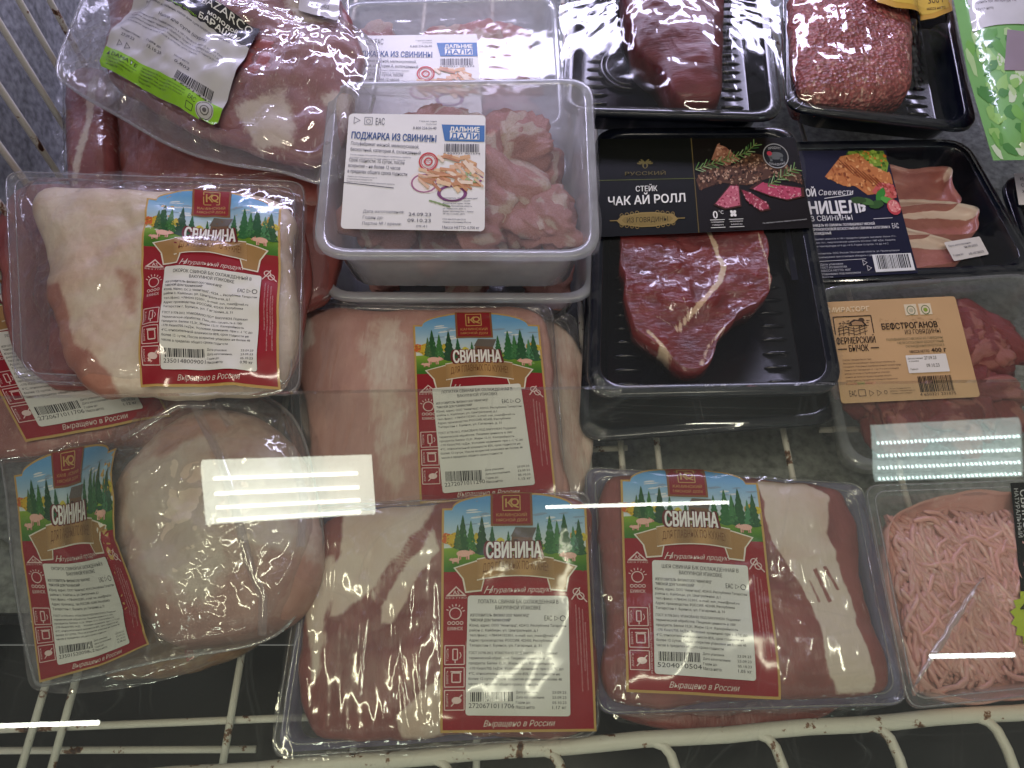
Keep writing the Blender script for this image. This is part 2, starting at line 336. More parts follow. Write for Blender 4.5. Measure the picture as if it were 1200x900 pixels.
class Print:
    """flat print collected in label units, each sub-part its own mesh, then laid on a label's surface"""
    def __init__(s, W, H): s.W, s.H = W, H; s.items = {}; s.cur = 'lettering'; s.rnd = random.Random(5)
    def add(s, V, F, col, layer):
        layer = layer+min(.9, .002*len(s.items.get(s.cur, ())))      # overlapping pieces never share a plane
        s.items.setdefault(s.cur, []).append((np.asarray(V, float).reshape(-1, 2), F, col, layer))
    def poly(s, pts, col, layer=1):
        F = [tuple(f) for f in tessellate_polygon([[Vector((p[0], p[1], 0)) for p in pts]])]
        s.add(pts, F, col, layer)
    def rect(s, x0, y0, x1, y1, col, layer=1, r=0):
        if r: s.poly(rrect2(x0, y0, x1, y1, r), col, layer)
        else: s.add([(x0, y0), (x1, y0), (x1, y1), (x0, y1)], [(0, 1, 2), (0, 2, 3)], col, layer)
    def ell(s, x, y, a, b, col, layer=1, rot=0, n=14, j=0):
        pts = []
        for k in range(n):
            t = 2*math.pi*k/n; q = 1+s.rnd.uniform(-j, j); X, Y = a*q*math.cos(t), b*q*math.sin(t)
            pts.append((x+X*math.cos(rot)-Y*math.sin(rot), y+X*math.sin(rot)+Y*math.cos(rot)))
        s.poly(pts, col, layer)
    def ring(s, x, y, r, w_, col, layer=2, n=20, ay=1):
        V = []; F = []
        for k in range(n):
            t = 2*math.pi*k/n
            V += [(x+r*math.cos(t), y+ay*r*math.sin(t)), (x+(r-w_)*math.cos(t), y+ay*(r-w_)*math.sin(t))]
        for k in range(n):
            a, b, c, d = 2*k, 2*k+1, (2*k+3) % (2*n), (2*k+2) % (2*n); F += [(a, b, c), (a, c, d)]
        s.add(V, F, col, layer)
    def line(s, pts, w_, col, layer=2):
        for (x0, y0), (x1, y1) in zip(pts[:-1], pts[1:]):
            d = math.hypot(x1-x0, y1-y0) or 1; nx, ny = -(y1-y0)/d*w_/2, (x1-x0)/d*w_/2
            s.add([(x0-nx, y0-ny), (x1-nx, y1-ny), (x1+nx, y1+ny), (x0+nx, y0+ny)], [(0, 1, 2), (0, 2, 3)], col, layer)
    def frame(s, x0, y0, x1, y1, w_, col, layer=2):
        s.line([(x0, y0), (x1, y0)], w_, col, layer); s.line([(x0, y1), (x1, y1)], w_, col, layer)
        s.line([(x0, y0), (x0, y1)], w_, col, layer); s.line([(x1, y0), (x1, y1)], w_, col, layer)
    def text(s, t, x, y, h, col, w=None, anchor='l', rot=0, shear=0, layer=4, bold=0.0, arc=None):
        V, F = text_tris(t)
        if not len(V): return
        V = V.copy()*h; tw = V[:, 0].max() or 1
        if w: V[:, 0] *= w/tw; tw = w
        V[:, 0] += V[:, 1]*shear
        if anchor == 'c': V[:, 0] -= tw/2
        if anchor == 'r': V[:, 0] -= tw
        if arc: V[:, 1] -= arc*(V[:, 0]/(tw/2))**2
        c, sn = math.cos(rot), math.sin(rot)
        offs = [(0, 0)] if not bold else [(-bold, 0), (bold, 0)] if bold < .025 else [(bold*math.cos(k*math.pi/4), bold*math.sin(k*math.pi/4)) for k in range(8)]
        for k, (ox, oy) in enumerate(offs):
            X, Y = V[:, 0]+ox*h, V[:, 1]+oy*h
            s.add(np.stack([x+X*c-Y*sn, y+X*sn+Y*c], 1), F, col, layer+.04*k)
    def para(s, lines, x0, x1, y, dy, h, col, layer=4, rot=0, bold=0.0):
        wmax = max(len(t) for t in lines)
        for k, t in enumerate(lines):
            if not t: continue
            off = k*dy
            s.text(t, x0+off*math.sin(rot), y-off*math.cos(rot), h, col, w=(x1-x0)*min(1, len(t)/wmax), layer=layer, rot=rot, bold=bold)
    def barcode(s, x0, y0, x1, y1, col, digits=None, layer=4, dh=0):
        r = random.Random(int((x0+y0)*100)); x = x0; u = (x1-x0)/62
        while x < x1:
            w_ = u*r.choice((.8, .8, 1.5, 2.2)); s.rect(x, y0, min(x+w_, x1), y1, col, layer); x += w_+u*r.choice((.9, .9, 1.6))
        if digits: s.text(digits, x0-u*2, y0-dh*1.25, dh, col, w=(x1-x0)+u*4, layer=layer)
    def speckle(s, pts, n, cols, r0, r1, layer):
        xs = [p[0] for p in pts]; ys = [p[1] for p in pts]; k = 0; tries = 0
        while k < n and tries < n*20:
            tries += 1; x, y = s.rnd.uniform(min(xs), max(xs)), s.rnd.uniform(min(ys), max(ys))
            if not inside(x, y, pts): continue
            k += 1; s.ell(x, y, s.rnd.uniform(r0, r1), s.rnd.uniform(r0, r1)*.7, s.rnd.choice(cols), layer, s.rnd.uniform(0, 3), 6, .3)
def inside(x, y, pts):
    c = False; j = len(pts)-1
    for i in range(len(pts)):
        if (pts[i][1] > y) != (pts[j][1] > y) and x < (pts[j][0]-pts[i][0])*(y-pts[i][1])/(pts[j][1]-pts[i][1])+pts[i][0]: c = not c
        j = i
    return c
def rrect2(x0, y0, x1, y1, r, n=5):
    P = []
    for cx, cy_, a0 in ((x1-r, y1-r, 0), (x0+r, y1-r, 90), (x0+r, y0+r, 180), (x1-r, y0+r, 270)):
        for k in range(n+1):
            a = R(a0+90*k/n); P.append((cx+r*math.cos(a), cy_+r*math.sin(a)))
    return P
def split_tris(V, F, lmax):
    V = [tuple(v) for v in V]; out = []; st = [tuple(f) for f in F]; cache = {}
    while st:
        a, b, c = st.pop()
        d = [(math.dist(V[a], V[b]), a, b, c), (math.dist(V[b], V[c]), b, c, a), (math.dist(V[c], V[a]), c, a, b)]
        l, p, q, r = max(d)
        if l <= lmax: out.append((a, b, c)); continue
        k = (min(p, q), max(p, q))
        if k not in cache:
            V.append(((V[p][0]+V[q][0])/2, (V[p][1]+V[q][1])/2)); cache[k] = len(V)-1
        m_ = cache[k]; st += [(p, m_, r), (m_, q, r)]
    return np.array(V), out

# ------------------------------------------------------------------ packs: a local plane (the sealed rim), contents given by photo pixels on it
class Pack:
    def __init__(s, name, label, cat, quad, z, tilt=(0, 0), group=None):
        """quad: photo pixels of the rim's corners TL, TR, BR, BL; z: height of the rim above the shelf; tilt: slope along x and y"""
        c = sum((px(u, v, z) for u, v in quad), Vector())/4
        s.n = Vector((-tilt[0], -tilt[1], 1)).normalized(); s.o = c
        P = [s.hit(u, v, 0) for u, v in quad]
        s.o = sum(P, Vector())/4
        ex = ((P[1]-P[0])+(P[2]-P[3])).normalized(); ey = s.n.cross(ex).normalized(); ex = ey.cross(s.n)
        s.m = Matrix((ex, ey, s.n)).transposed().to_4x4(); s.m.translation = s.o; s.inv = s.m.inverted()
        s.e = empty(name, label, cat, group); s.e.matrix_world = s.m
        s.q = [tuple((s.inv @ p)[:2]) for p in P]                    # local corners
        s.w = (math.dist(s.q[0], s.q[1])+math.dist(s.q[3], s.q[2]))/2; s.h = (math.dist(s.q[0], s.q[3])+math.dist(s.q[1], s.q[2]))/2
        s.mounds = []; s.skirt = 1.10; s.tent = 0; s.wr = .0004; s.seed = len(bpy.data.objects) % 97
    def hit(s, u, v, h=0):
        d = ray(u, v); o = Vector((0, 0, CAM_H)); return o+d*((s.o+s.n*h-o).dot(s.n)/d.dot(s.n))
    def loc(s, u, v, h=0): return tuple((s.inv @ s.hit(u, v, h))[:2])
    def corner(s, a, b):
        q = s.q; f = lambda i: ((q[3][i]*(1-a)+q[2][i]*a)*(1-b)+(q[0][i]*(1-a)+q[1][i]*a)*b)
        return (f(0), f(1))
    def ring(s, inset, r, n=6):
        ia, ib = inset/s.w, inset/s.h
        C = [s.corner(1-ia, 1-ib), s.corner(ia, 1-ib), s.corner(ia, ib), s.corner(1-ia, ib)]
        P = []
        for k in range(4):
            p, c, q = C[k-1], C[k], C[(k+1) % 4]
            d1, d2 = math.dist(p, c), math.dist(q, c)
            A = [c[i]+(p[i]-c[i])/d1*r for i in (0, 1)]; B = [c[i]+(q[i]-c[i])/d2*r for i in (0, 1)]
            for j in range(n+1):
                t = j/n; m_ = [c[i]*.0+((1-t)**2*A[i]+2*t*(1-t)*c[i]+t*t*B[i]) for i in (0, 1)]; P.append(tuple(m_))
        return P
    def filmz(s, x, y, wr=True):
        x = np.asarray(x, float); y = np.asarray(y, float); z = np.zeros_like(x)
        for m_ in s.mounds:
            z = np.maximum(z, m_.height(x, y, s.skirt, film=True)+.0008+m_.H*m_.lump*.12*(m_.star.t(x, y) < s.skirt))
            if s.tent:
                tm = m_.star.t(x, y); z = np.maximum(z, (m_.H+m_.base)*.62*np.clip((s.tent-tm)/(s.tent-1), 0, 1)**1.4*(tm > .97))
        if wr: z = z+s.wrinkle(x, y)
        return z
    def wrinkle(s, x, y): return s.wr*(ridge(x*60, y*60, s.seed)-.4)+s.wr*1.5*(fbm(x*35, y*35, s.seed+4)-.5)

class Star:
    """a closed outline seen from its centre: radius by angle"""
    def __init__(s, pts, n=240, smooth=True):
        P = np.array(pts, float)
        if smooth:
            Q = []
            m_ = len(P)
            for i in range(m_):
                p0, p1, p2, p3 = P[i-1], P[i], P[(i+1) % m_], P[(i+2) % m_]
                for t in np.linspace(0, 1, 8, endpoint=False):
                    Q.append(.5*((2*p1)+(-p0+p2)*t+(2*p0-5*p1+4*p2-p3)*t*t+(-p0+3*p1-3*p2+p3)*t**3))
            P = np.array(Q)
        else:
            Q = []
            for i in range(len(P)):
                for t in np.linspace(0, 1, 4, endpoint=False): Q.append(P[i]*(1-t)+P[(i+1) % len(P)]*t)
            P = np.array(Q)
        x, y = P[:, 0], P[:, 1]; x2, y2 = np.roll(x, -1), np.roll(y, -1); a = (x*y2-x2*y)
        A = a.sum()/2; s.c = np.array([((x+x2)*a).sum()/(6*A), ((y+y2)*a).sum()/(6*A)])
        d = P-s.c; th = np.arctan2(d[:, 1], d[:, 0]); r = np.hypot(d[:, 0], d[:, 1])
        o = np.argsort(th); s.th = th[o]; s.r = r[o]; s.n = n
        s.size = math.sqrt(abs(A))
    def rad(s, th): return np.interp(th, s.th, s.r, period=2*math.pi)
    def t(s, x, y):
        dx, dy = x-s.c[0], y-s.c[1]; return np.hypot(dx, dy)/s.rad(np.arctan2(dy, dx))
    def grid(s, rings, seg):
        th = np.linspace(-math.pi, math.pi, seg, endpoint=False); rr = s.rad(th)
        tt = np.linspace(0, 1, rings+1)[1:]**.8
        X = s.c[0]+np.outer(tt, rr*np.cos(th)); Y = s.c[1]+np.outer(tt, rr*np.sin(th))
        return np.concatenate([[s.c[0]], X.ravel()]), np.concatenate([[s.c[1]], Y.ravel()]), np.concatenate([[0], np.repeat(tt, seg)])
def ring_faces(rings, seg):
    F = [(0, 1+k, 1+(k+1) % seg) for k in range(seg)]
    for i in range(rings-1):
        a, b = 1+i*seg, 1+(i+1)*seg
        F += [(a+k, b+k, b+(k+1) % seg, a+(k+1) % seg) for k in range(seg)]
    return F

class Mound:
    """one piece of meat: outline, height over the rim, rounded edge, lumps"""
    def __init__(s, star, H, p=3.0, lump=.25, seed=0, lscale=22, base=0.0, slope=(0, 0), film=True):
        s.star, s.H, s.p, s.lump, s.seed, s.ls, s.base, s.slope, s.film = star, H, p, lump, seed, lscale, base, slope, film
    def height(s, x, y, k=1.0, film=False):
        t = s.star.t(x, y)/k
        prof = np.sqrt(np.clip(1-np.clip(t, 0, 1)**s.p, 0, 1))
        n = (fbm(x*s.ls, y*s.ls, s.seed, 3 if film else 5)-.47)*2*s.lump
        h = (s.base+s.H*(1+n)+s.slope[0]*(x-s.star.c[0])+s.slope[1]*(y-s.star.c[1]))*prof
        return np.where(t < 1, h, 0)

def sd_poly(x, y, pts):
    """signed distance, positive inside"""
    P = np.array(pts, float); d = np.full(x.shape, 1e9); ins = np.zeros(x.shape, bool)
    for i in range(len(P)):
        a, b = P[i-1], P[i]; ab = b-a; t = np.clip(((x-a[0])*ab[0]+(y-a[1])*ab[1])/max(ab@ab, 1e-12), 0, 1)
        d = np.minimum(d, np.hypot(x-a[0]-t*ab[0], y-a[1]-t*ab[1]))
        cond = ((a[1] > y) != (b[1] > y))
        with np.errstate(divide='ignore', invalid='ignore'): xi = (b[0]-a[0])*(y-a[1])/(b[1]-a[1])+a[0]
        ins ^= cond & (x < xi)
    return np.where(ins, d, -d)
def sd_line(x, y, pts):
    P = np.array(pts, float); d = np.full(x.shape, 1e9)
    for a, b in zip(P[:-1], P[1:]):
        ab = b-a; t = np.clip(((x-a[0])*ab[0]+(y-a[1])*ab[1])/max(ab@ab, 1e-12), 0, 1)
        d = np.minimum(d, np.hypot(x-a[0]-t*ab[0], y-a[1]-t*ab[1]))
    return d

def meat(pk, name, outline, H, mat, depth=.014, fat=(), fatlines=(), fat0=.12, lump=.2, p=3.0, seed=1, lscale=22, rings=44, seg=150, slope=(0, 0), base=0, lean=(), film=True, fnoise=1.6, ragged=.012):
    hh = (H+base)*.8
    st = Star([pk.loc(u, v, hh) for u, v in outline]); st.r = st.r*(1+ragged*(np.sin(st.th*7+seed)+np.sin(st.th*13+seed*2)*.7+np.sin(st.th*29+seed*3)*.5)); md = Mound(st, H, p, lump, seed, lscale, base, slope, film)
    if film: pk.mounds.append(md)
    X, Y, T = st.grid(rings, seg); Z = md.height(X, Y)
    Z += (fbm(X*160, Y*160, seed+9, 3)-.5)*.0012*(T < .97)
    A = np.full(X.shape, fat0)
    for pts, soft, val in fat:
        d = sd_poly(X, Y, [pk.loc(u, v, hh) for u, v in pts])+(fbm(X*90, Y*90, seed+2)-.5)*soft*fnoise
        A = np.maximum(A, val*sst(-soft, soft, d))
    for pts, wd, soft, val in fatlines:
        d = wd-sd_line(X, Y, [pk.loc(u, v, hh) for u, v in pts])+(fbm(X*110, Y*110, seed+3)-.5)*wd*1.2
        A = np.maximum(A, val*sst(-soft, soft, d))
    for pts, soft, val in lean:
        d = sd_poly(X, Y, [pk.loc(u, v, hh) for u, v in pts])+(fbm(X*90, Y*90, seed+5)-.5)*soft*1.6
        A = A*(1-val*sst(-soft, soft, d))
    V = np.stack([X, Y, Z], 1)
    last = V[-seg:].copy(); last[:, 2] = -depth*.5; low = V[-seg:].copy(); low[:, 2] = -depth; low[:, :2] = st.c+(low[:, :2]-st.c)*.95
    V = np.concatenate([V, last, low, [[st.c[0], st.c[1], -depth]]]); A = np.concatenate([A, A[-seg:], A[-seg:], [A[0]]])
    F = ring_faces(rings+2, seg); c = len(V)-1; b = c-seg
    F += [(c, b+(k+1) % seg, b+k) for k in range(seg)]
    return mesh_obj(name, V, F, mat, pk.e, attrs={'fat': A})

def film(pk, mat, outline=None, rings=46, seg=170, name='film', wr=None, lift=.0, pucker=.0030, flat=.25):
    pts = [pk.loc(u, v) for u, v in outline] if outline else pk.ring(0, min(pk.w, pk.h)*.07)
    st = Star(pts, smooth=bool(outline)); X, Y, T = st.grid(rings, seg)
    if wr is not None: pk.wr = wr
    Z = pk.filmz(X, Y, False)+lift; cr = np.ones_like(X)
    if pk.mounds:
        tm = np.min([m_.star.t(X, Y) for m_ in pk.mounds], axis=0); th = np.arctan2(Y-st.c[1], X-st.c[0])
        Z = Z+pucker*sst(.80, .98, tm)*sst(1.0, .90, T)*(ridge(th*9, tm*2.5, pk.seed+3)-.45)
    if pk.mounds: cr = flat+(1-flat)*sst(1.12, .98, tm)
    Z = Z+pk.wrinkle(X, Y)*cr
    edge = sst(1.0, .93, T); Z = Z*edge+(1-edge)*.0002*np.sin(np.arctan2(Y-st.c[1], X-st.c[0])*37)
    return mesh_obj(name, np.stack([X, Y, Z], 1), ring_faces(rings, seg), mat, pk.e, attrs={'crumple': cr})

def loft(pk, rings, mat, name='tray', close=True, n=6):
    """rings: (inset, corner radius, z)"""
    V = []; F = []
    for ins, r, z in rings: V += [(x, y, z) for x, y in pk.ring(ins, r, n)]
    m_ = len(pk.ring(.001, .01, n))
    for i in range(len(rings)-1):
        F += [(i*m_+k, i*m_+(k+1) % m_, (i+1)*m_+(k+1) % m_, (i+1)*m_+k) for k in range(m_)]
    if close: F.append(tuple((len(rings)-1)*m_+k for k in range(m_)))
    return mesh_obj(name, V, F, mat, pk.e)

def lay_label(pk, rows, pr, name='label', mat=None, inkmat=None, up=.0010, h=.012, base=None, lmax=.006, bend=None, label=None, smooth_film=True):
    """rows: (fraction of the label's height from its bottom, left pixel, right pixel), the label's edges as the photograph shows them"""
    rows = sorted(rows); bs = [r[0] for r in rows]
    def on_film(uv):
        hh = h
        for _ in range(6):
            x, y = pk.loc(*uv, hh); hh = .5*hh+.5*(float(pk.filmz(np.array([x]), np.array([y]), False)[0])+up)
        return pk.loc(*uv, hh)
    Lp = np.array([on_film(r[1]) for r in rows]); Rp = np.array([on_film(r[2]) for r in rows])
    def surf(P, layer):
        a = P[:, 0]/pr.W; b = P[:, 1]/pr.H
        def it(A, i):
            y = np.interp(b, bs, A[:, i])
            over = b > bs[-1]; sl = (A[-1, i]-A[-2, i])/(bs[-1]-bs[-2]); y = np.where(over, A[-1, i]+(b-bs[-1])*sl, y)
            return y
        lx, ly, rx, ry = it(Lp, 0), it(Lp, 1), it(Rp, 0), it(Rp, 1)
        x, y = lx+(rx-lx)*a, ly+(ry-ly)*a
        z = pk.filmz(x, y, False)+up+layer*.00011
        if bend: z = z+bend(a, b)
        return np.stack([x, y, z], 1)
    sx = np.linalg.norm(Rp[0]-Lp[0])/pr.W
    par = None
    for sub, items in [('__base', [(np.array(base), [tuple(f) for f in tessellate_polygon([[Vector((p[0], p[1], 0)) for p in base]])], pr.paper, 0)])]+list(pr.items.items()):
        VV, FF, CC = [], [], []; k = 0
        for V, F, col, layer in items:
            if sub == '__base' or np.ptp(V, axis=0).max() > lmax/sx: V, F = split_tris(V, F, lmax/sx)
            VV.append(surf(V, layer)); FF += [(a+k, b+k, c+k) for a, b, c in F]; k += len(V)
            if callable(col): CC.append(np.array([(*lin(col(x, y)), 1) for x, y in V]))
            else: CC.append(np.tile((*lin(col), 1), (len(V), 1)))
        V = np.concatenate(VV)
        # faces upwards
        o = mesh_obj(name if sub == '__base' else sub, V, FF, inkmat or M['ink'], pk.e if sub == '__base' else par, smooth=True, colors=np.concatenate(CC))
        me = o.data
        import bmesh
        bm = bmesh.new(); bm.from_mesh(me)
        for f in bm.faces:
            if f.normal.z < 0: f.normal_flip()
        bm.to_mesh(me); bm.free()
        if sub == '__base': par = o
    return par
# ------------------------------------------------------------------ the printed artwork
WHITE, BLACK, GOLD, RED = '#f2f0ec', '#1c1a1c', '#c9a25e', '#980a1e'
def fir(pr, x, y, h, col, layer):
    w_ = h*.42; n = 6; L_, R_ = [], []
    for k in range(n):
        t = k/n; ww = w_*.5*(1-t)**.9
        L_ += [(x-ww, y+h*(t+.02)), (x-ww*.62, y+h*(t+.11))]; R_ += [(x+ww*.95, y+h*t), (x+ww*.6, y+h*(t+.10))]
    pr.poly([(x-.1*w_, y-h*.05), (x+.1*w_, y-h*.05)]+R_+[(x, y+h*1.03)]+L_[::-1], col, layer)
def pig(pr, x, y, k, flip=1, layer=3):
    c, d = '#eeb9a8', '#d99a88'
    pr.ell(x, y, 5.2*k, 2.6*k, c, layer); pr.ell(x+flip*5.2*k, y+.6*k, 2.2*k, 1.7*k, c, layer); pr.ell(x+flip*7.3*k, y+.2*k, .9*k, .8*k, d, layer+1)
    for dx in (-3.6, -2.2, 2.2, 3.6): pr.rect(x+dx*k-.5*k, y-4.6*k, x+dx*k+.5*k, y-1.5*k, d if dx in (-2.2, 2.2) else c, layer)
    pr.poly([(x+flip*4.2*k, y+1.8*k), (x+flip*5.6*k, y+1.9*k), (x+flip*4.4*k, y+3.4*k)], d, layer+1)
PACK_LINES = ['ИЗГОТОВИТЕЛЬ: ФИЛИАЛ ООО "АВАНГАРД"', '"МЯСНОЙ ДОМ "КАМИНСКИЙ"', 'Юрид. адрес: ООО "Авангард", 422413, Республика Татарстан',
    'район с. Кайбицы, ул. Центральная, д.1', 'тел./факс: +78434132301, e-mail: sun_meat@mail.ru', 'Адрес производства: РОССИЯ, 422430, Республика', 'Татарстан г. Буинск, ул. Гагарина, д. 31', '',
    'ГОСТ 31778-2012. УПАКОВАНО ПОД ВАКУУМОМ. Подлежит', 'термической обработке. Пищевая ценность в 100г', 'продукта: Белки 15,3г, Жиры 12,1г. Калорийность',
    '-170 Ккал/705.1кДж. Условия хранения: при t -1 °C до', '4°C, относительной влажности 85%, срок годности не', 'более 12 суток. После вскрытия упаковки не более 48', 'часов в пределах общего срока годности']
def pork_art(title, digits, weight, stk=(17, 10, 84, 88.5, -.02), cover=False):
    W, H = 100.0, 153.0; pr = Print(W, H); pr.paper = GOLD; rd = pr.rnd
    top = lambda x: 153+(13*math.sqrt(max(0, 1-((x-49)/42)**2)) if abs(x-49) < 42 else 0)
    xs = [0, 4, 7, 8, 9.5, 12, 16, 22, 30, 40, 49, 58, 68, 76, 82, 86, 88.5, 90, 91, 94, 100]
    base = [(0, 0), (100, 0)]+[(x, top(x)) for x in xs[::-1]]
    pr.cur = 'picture'
    ins = lambda x: min(max(x, 1.6), 98.4)
    skyf = lambda x, y: tuple(a+(b-a)*min(1, max(0, (y-122)/36)) for a, b in zip((.90, .91, .88), (.42, .66, .86)))
    pr.poly([(1.6, 118), (98.4, 118)]+[(ins(x), top(x)-1.6) for x in xs[::-1]], skyf, 1)
    for k in range(16):
        x, y = rd.choice((rd.uniform(5, 32), rd.uniform(66, 95))), rd.uniform(138, 152)
        pr.ell(x, y, rd.uniform(3, 6), rd.uniform(.5, 1.1), rd.choice(('#e6eaec', '#8ea6bd', '#dfe6ea')), 2, .1, 9, .25)
    gf = lambda x, y: tuple(a+(b-a)*min(1, max(0, (y-108)/16)) for a, b in zip((.23, .45, .10), (.58, .70, .20)))
    pr.poly([(1.6, 104), (98.4, 104), (98.4, 123), (80, 124), (60, 126), (30, 125), (1.6, 123)], gf, 2)
    for x, y, r, c in ((3.5, 130, 4, '#d8682c'), (8, 129, 5.5, '#d9b22a'), (24, 130, 4, '#c9b43a'), (91, 131, 4, '#d8a93a'), (97, 130, 3, '#d6c23a'), (40, 127, 3.5, '#d9cc4a')):
        pr.ell(x, y, r*.8, r, c, 3, 0, 14, .15); pr.speckle([(x-r*.7, y-r*.8), (x+r*.7, y-r*.8), (x+r*.7, y+r*.8), (x-r*.7, y+r*.8)], 12, (c, '#8a6a1c', '#e6c858'), .4, .9, 4)
    for x, y, h, c in ((14.5, 122, 25, '#24592c'), (20, 121, 22, '#3b7434'), (27.5, 119, 27, '#1d4a2a'), (34.5, 119, 20, '#27613a'), (66, 123, 18, '#2c6838'), (74, 119, 27, '#2b6a34'), (79, 120, 22, '#3f7d42'),
                       (84, 118, 29, '#235a30'), (90, 118, 20, '#4c8a5c'), (94, 118, 25, '#2c5c34'), (45.5, 124, 11, '#2f6a36'), (11, 123, 17, '#4a6a38')):
        fir(pr, x, y, h, c, 4); pr.speckle([(x-h*.17, y), (x+h*.17, y), (x, y+h)], 12, ('#173d20', '#5f9a5a', '#356f3c'), .3, .7, 5)
    pr.poly([(47, 124), (62, 124), (62, 130), (55, 137), (48, 131)], '#7a5a40', 4); pr.poly([(47, 131), (50.5, 138), (65, 137.5), (62, 130), (55, 130.5)], '#6b625c', 5)
    pr.rect(49, 124, 52, 129, '#42301f', 5)
    pig(pr, 15, 119, .95, 1, 6); pig(pr, 9.5, 114.5, .55, -1, 7); pig(pr, 87, 116.5, .9, -1, 6)
    pr.cur = 'red_field'
    pr.rect(1.6, 1.6, 98.4, 106, RED, 3)
    pr.rect(33.5, 139, 62.5, top(48)-.6, '#8a5a34', 6); pr.rect(35, 140.6, 61, top(48)-1.4, '#8e1a20', 7)
    pr.frame(42, 151, 54, 163, .7, GOLD, 8); pr.text('К', 43.8, 153.5, 7, GOLD, layer=8, bold=.02); pr.ring(50.3, 157.6, 3, 1.1, GOLD, 8); pr.line([(49, 155), (53, 153.3)], 1, GOLD, 8)
    pr.text('КАМИНСКИЙ', 48, 146.3, 2.4, GOLD, w=21, anchor='c', layer=8); pr.text('МЯСНОЙ ДОМ', 48, 142.4, 2.1, GOLD, w=21, anchor='c', layer=8)
    # ribbon
    def arc(y0, x, k=.0042): return y0-k*(x-50)**2
    out = '#efe6d8'
    for sgn in (-1, 1):
        f = lambda x: 50+sgn*(x-50)
        pr.poly([(f(14), 101), (f(8), 109), (f(24), 114), (f(30), 104), (f(27), 92), (f(16), 91)], out, 6)
        pr.poly([(f(15.2), 101), (f(9.5), 108.6), (f(23.6), 113), (f(29), 104), (f(26.5), 93), (f(16.8), 92.2)], '#a87f4c', 7)
        pr.poly([(f(24), 112.8), (f(30), 104), (f(25), 100)], '#7d1420', 8)
    xs2 = [24+52*k/12 for k in range(13)]
    pr.poly([(x, arc(117.8, x)) for x in xs2]+[(x, arc(102.2, x)) for x in xs2[::-1]], out, 8)
    pr.poly([(x, arc(117, x)) for x in xs2]+[(x, arc(103, x)) for x in xs2[::-1]], lambda x, y: tuple(c*(.92+.12*math.sin(x*.25)) for c in (.74, .57, .36)), 9)
    pr.cur = 'title'
    pr.text('ДЛЯ ГЛАВНЫХ ПО КУХНЕ!', 50, 107.2, 6.0, '#6e3f1a', w=44, anchor='c', layer=10, arc=2.0)
    for dx, dy, b, c in ((0, 0, .10, '#6d1a1c'), (0, 0, .030, '#f6f2ee')):
        pr.text('СВИНИНА', 49, 115.4, 11.4, c, w=37+(2 if b > .05 else 0), anchor='c', layer=10 if b > .05 else 11, bold=b)
    pr.cur = 'tagline'
    pr.text('атуральный продукт', 53, 91.0, 3.6, '#ecdcd4', w=42, anchor='c', shear=.35, layer=5); pr.text('Н', 28.4, 90.4, 5.2, '#ecdcd4', shear=.5, layer=5)
    pr.cur = 'origin_line'
    pr.text('Выращено в России', 50, 3.6, 3.8, '#ecdcd4', w=45, anchor='c', shear=.35, layer=5)
    # small marks on both sides
    pr.cur = 'marks'
    P = '#eccfcb'
    pr.poly([(3, 89), (17, 89), (10, 96)], P, 5); pr.poly([(5.4, 90), (14.6, 90), (10, 94.8)], RED, 6); pr.text('AS', 10, 90.2, 2.8, P, anchor='c', layer=7, bold=.02)
    pr.text('БЕЗ ГМО', 10, 87.2, 1.2, P, w=14, anchor='c', layer=5)
    pr.ring(9.5, 77, 4.2, .7, P, 5)
    for k in range(7): a = .3+k*.4; pr.line([(9.5+5*math.cos(a), 77+5*math.sin(a)), (9.5+6.6*math.cos(a), 77+6.6*math.sin(a))], .6, P, 5)
    for k in range(4): pr.ring(5.5+2.7*k, 70.5, 1.3, .5, P, 5, 8)
    pr.text('БУИНСК', 9.5, 65.6, 2.3, P, w=10, anchor='c', layer=5, bold=.02)
    for k, y in enumerate((43, 28.5, 14)):
        pr.frame(2.8, y, 15.4, y+12.4, .6, P, 5)
        if k == 0: pr.frame(8, y+3, 11, y+10, .7, P, 5); pr.line([(9.5, y+.8), (9.5, y+3)], .7, P, 5); pr.line([(12.5, y+4), (13.4, y+6), (12.5, y+8)], .5, P, 5)
        if k == 1: pr.frame(7.5, y+3, 13, y+9, .8, P, 5); pr.line([(6.5, y+9.8), (14, y+9.8)], .7, P, 5)
        if k == 2: pr.ell(10.5, y+6, 3.2, 2.2, P, 5); pr.line([(7, y+2.4), (14, y+9.5)], .7, P, 5)
        pr.text('ВАРИТЬ ТУШИТЬ ЖАРИТЬ'.split()[(1, 0, 2)[k]], 5.2, y+2, 1.5, P, w=8.5, rot=math.pi/2, layer=5)
    pr.text('РЕКОМЕНДАЦИИ ПО ПРИГОТОВЛЕНИЮ', 17.4, 12, 1.1, P, w=46, rot=math.pi/2, layer=5)
    pr.cur = 'side_lettering'
    pr.ring(90.5, 91, 2.6, .7, P, 5); pr.ring(93.3, 88, 2.6, .7, P, 5); pr.line([(87, 85.5), (93, 94)], .8, P, 5); pr.line([(92, 90), (97.5, 84)], .8, P, 5)
    for x, a, b in ((90.0, 42, 82), (92.2, 25, 80), (94.4, 38, 79), (95.9, 26, 70)):
        pr.text('не содержит красителей и консервантов упаковано под вакуумом', x, a, 1.0, '#dba9a9', w=b-a, rot=math.pi/2, layer=5)
    # the weighing sticker
    pr.cur = 'sticker'
    x0, y0, x1, y1, ro = stk; cx, cyy = (x0+x1)/2, (y0+y1)/2
    rt = lambda P_: [(cx+(x-cx)*math.cos(ro)-(y-cyy)*math.sin(ro), cyy+(x-cx)*math.sin(ro)+(y-cyy)*math.cos(ro)) for x, y in P_]
    pr.poly(rt(rrect2(x0, y0, x1, y1, 2)), '#e9e7e2', 12)
    pr.cur = 'sticker_lettering'
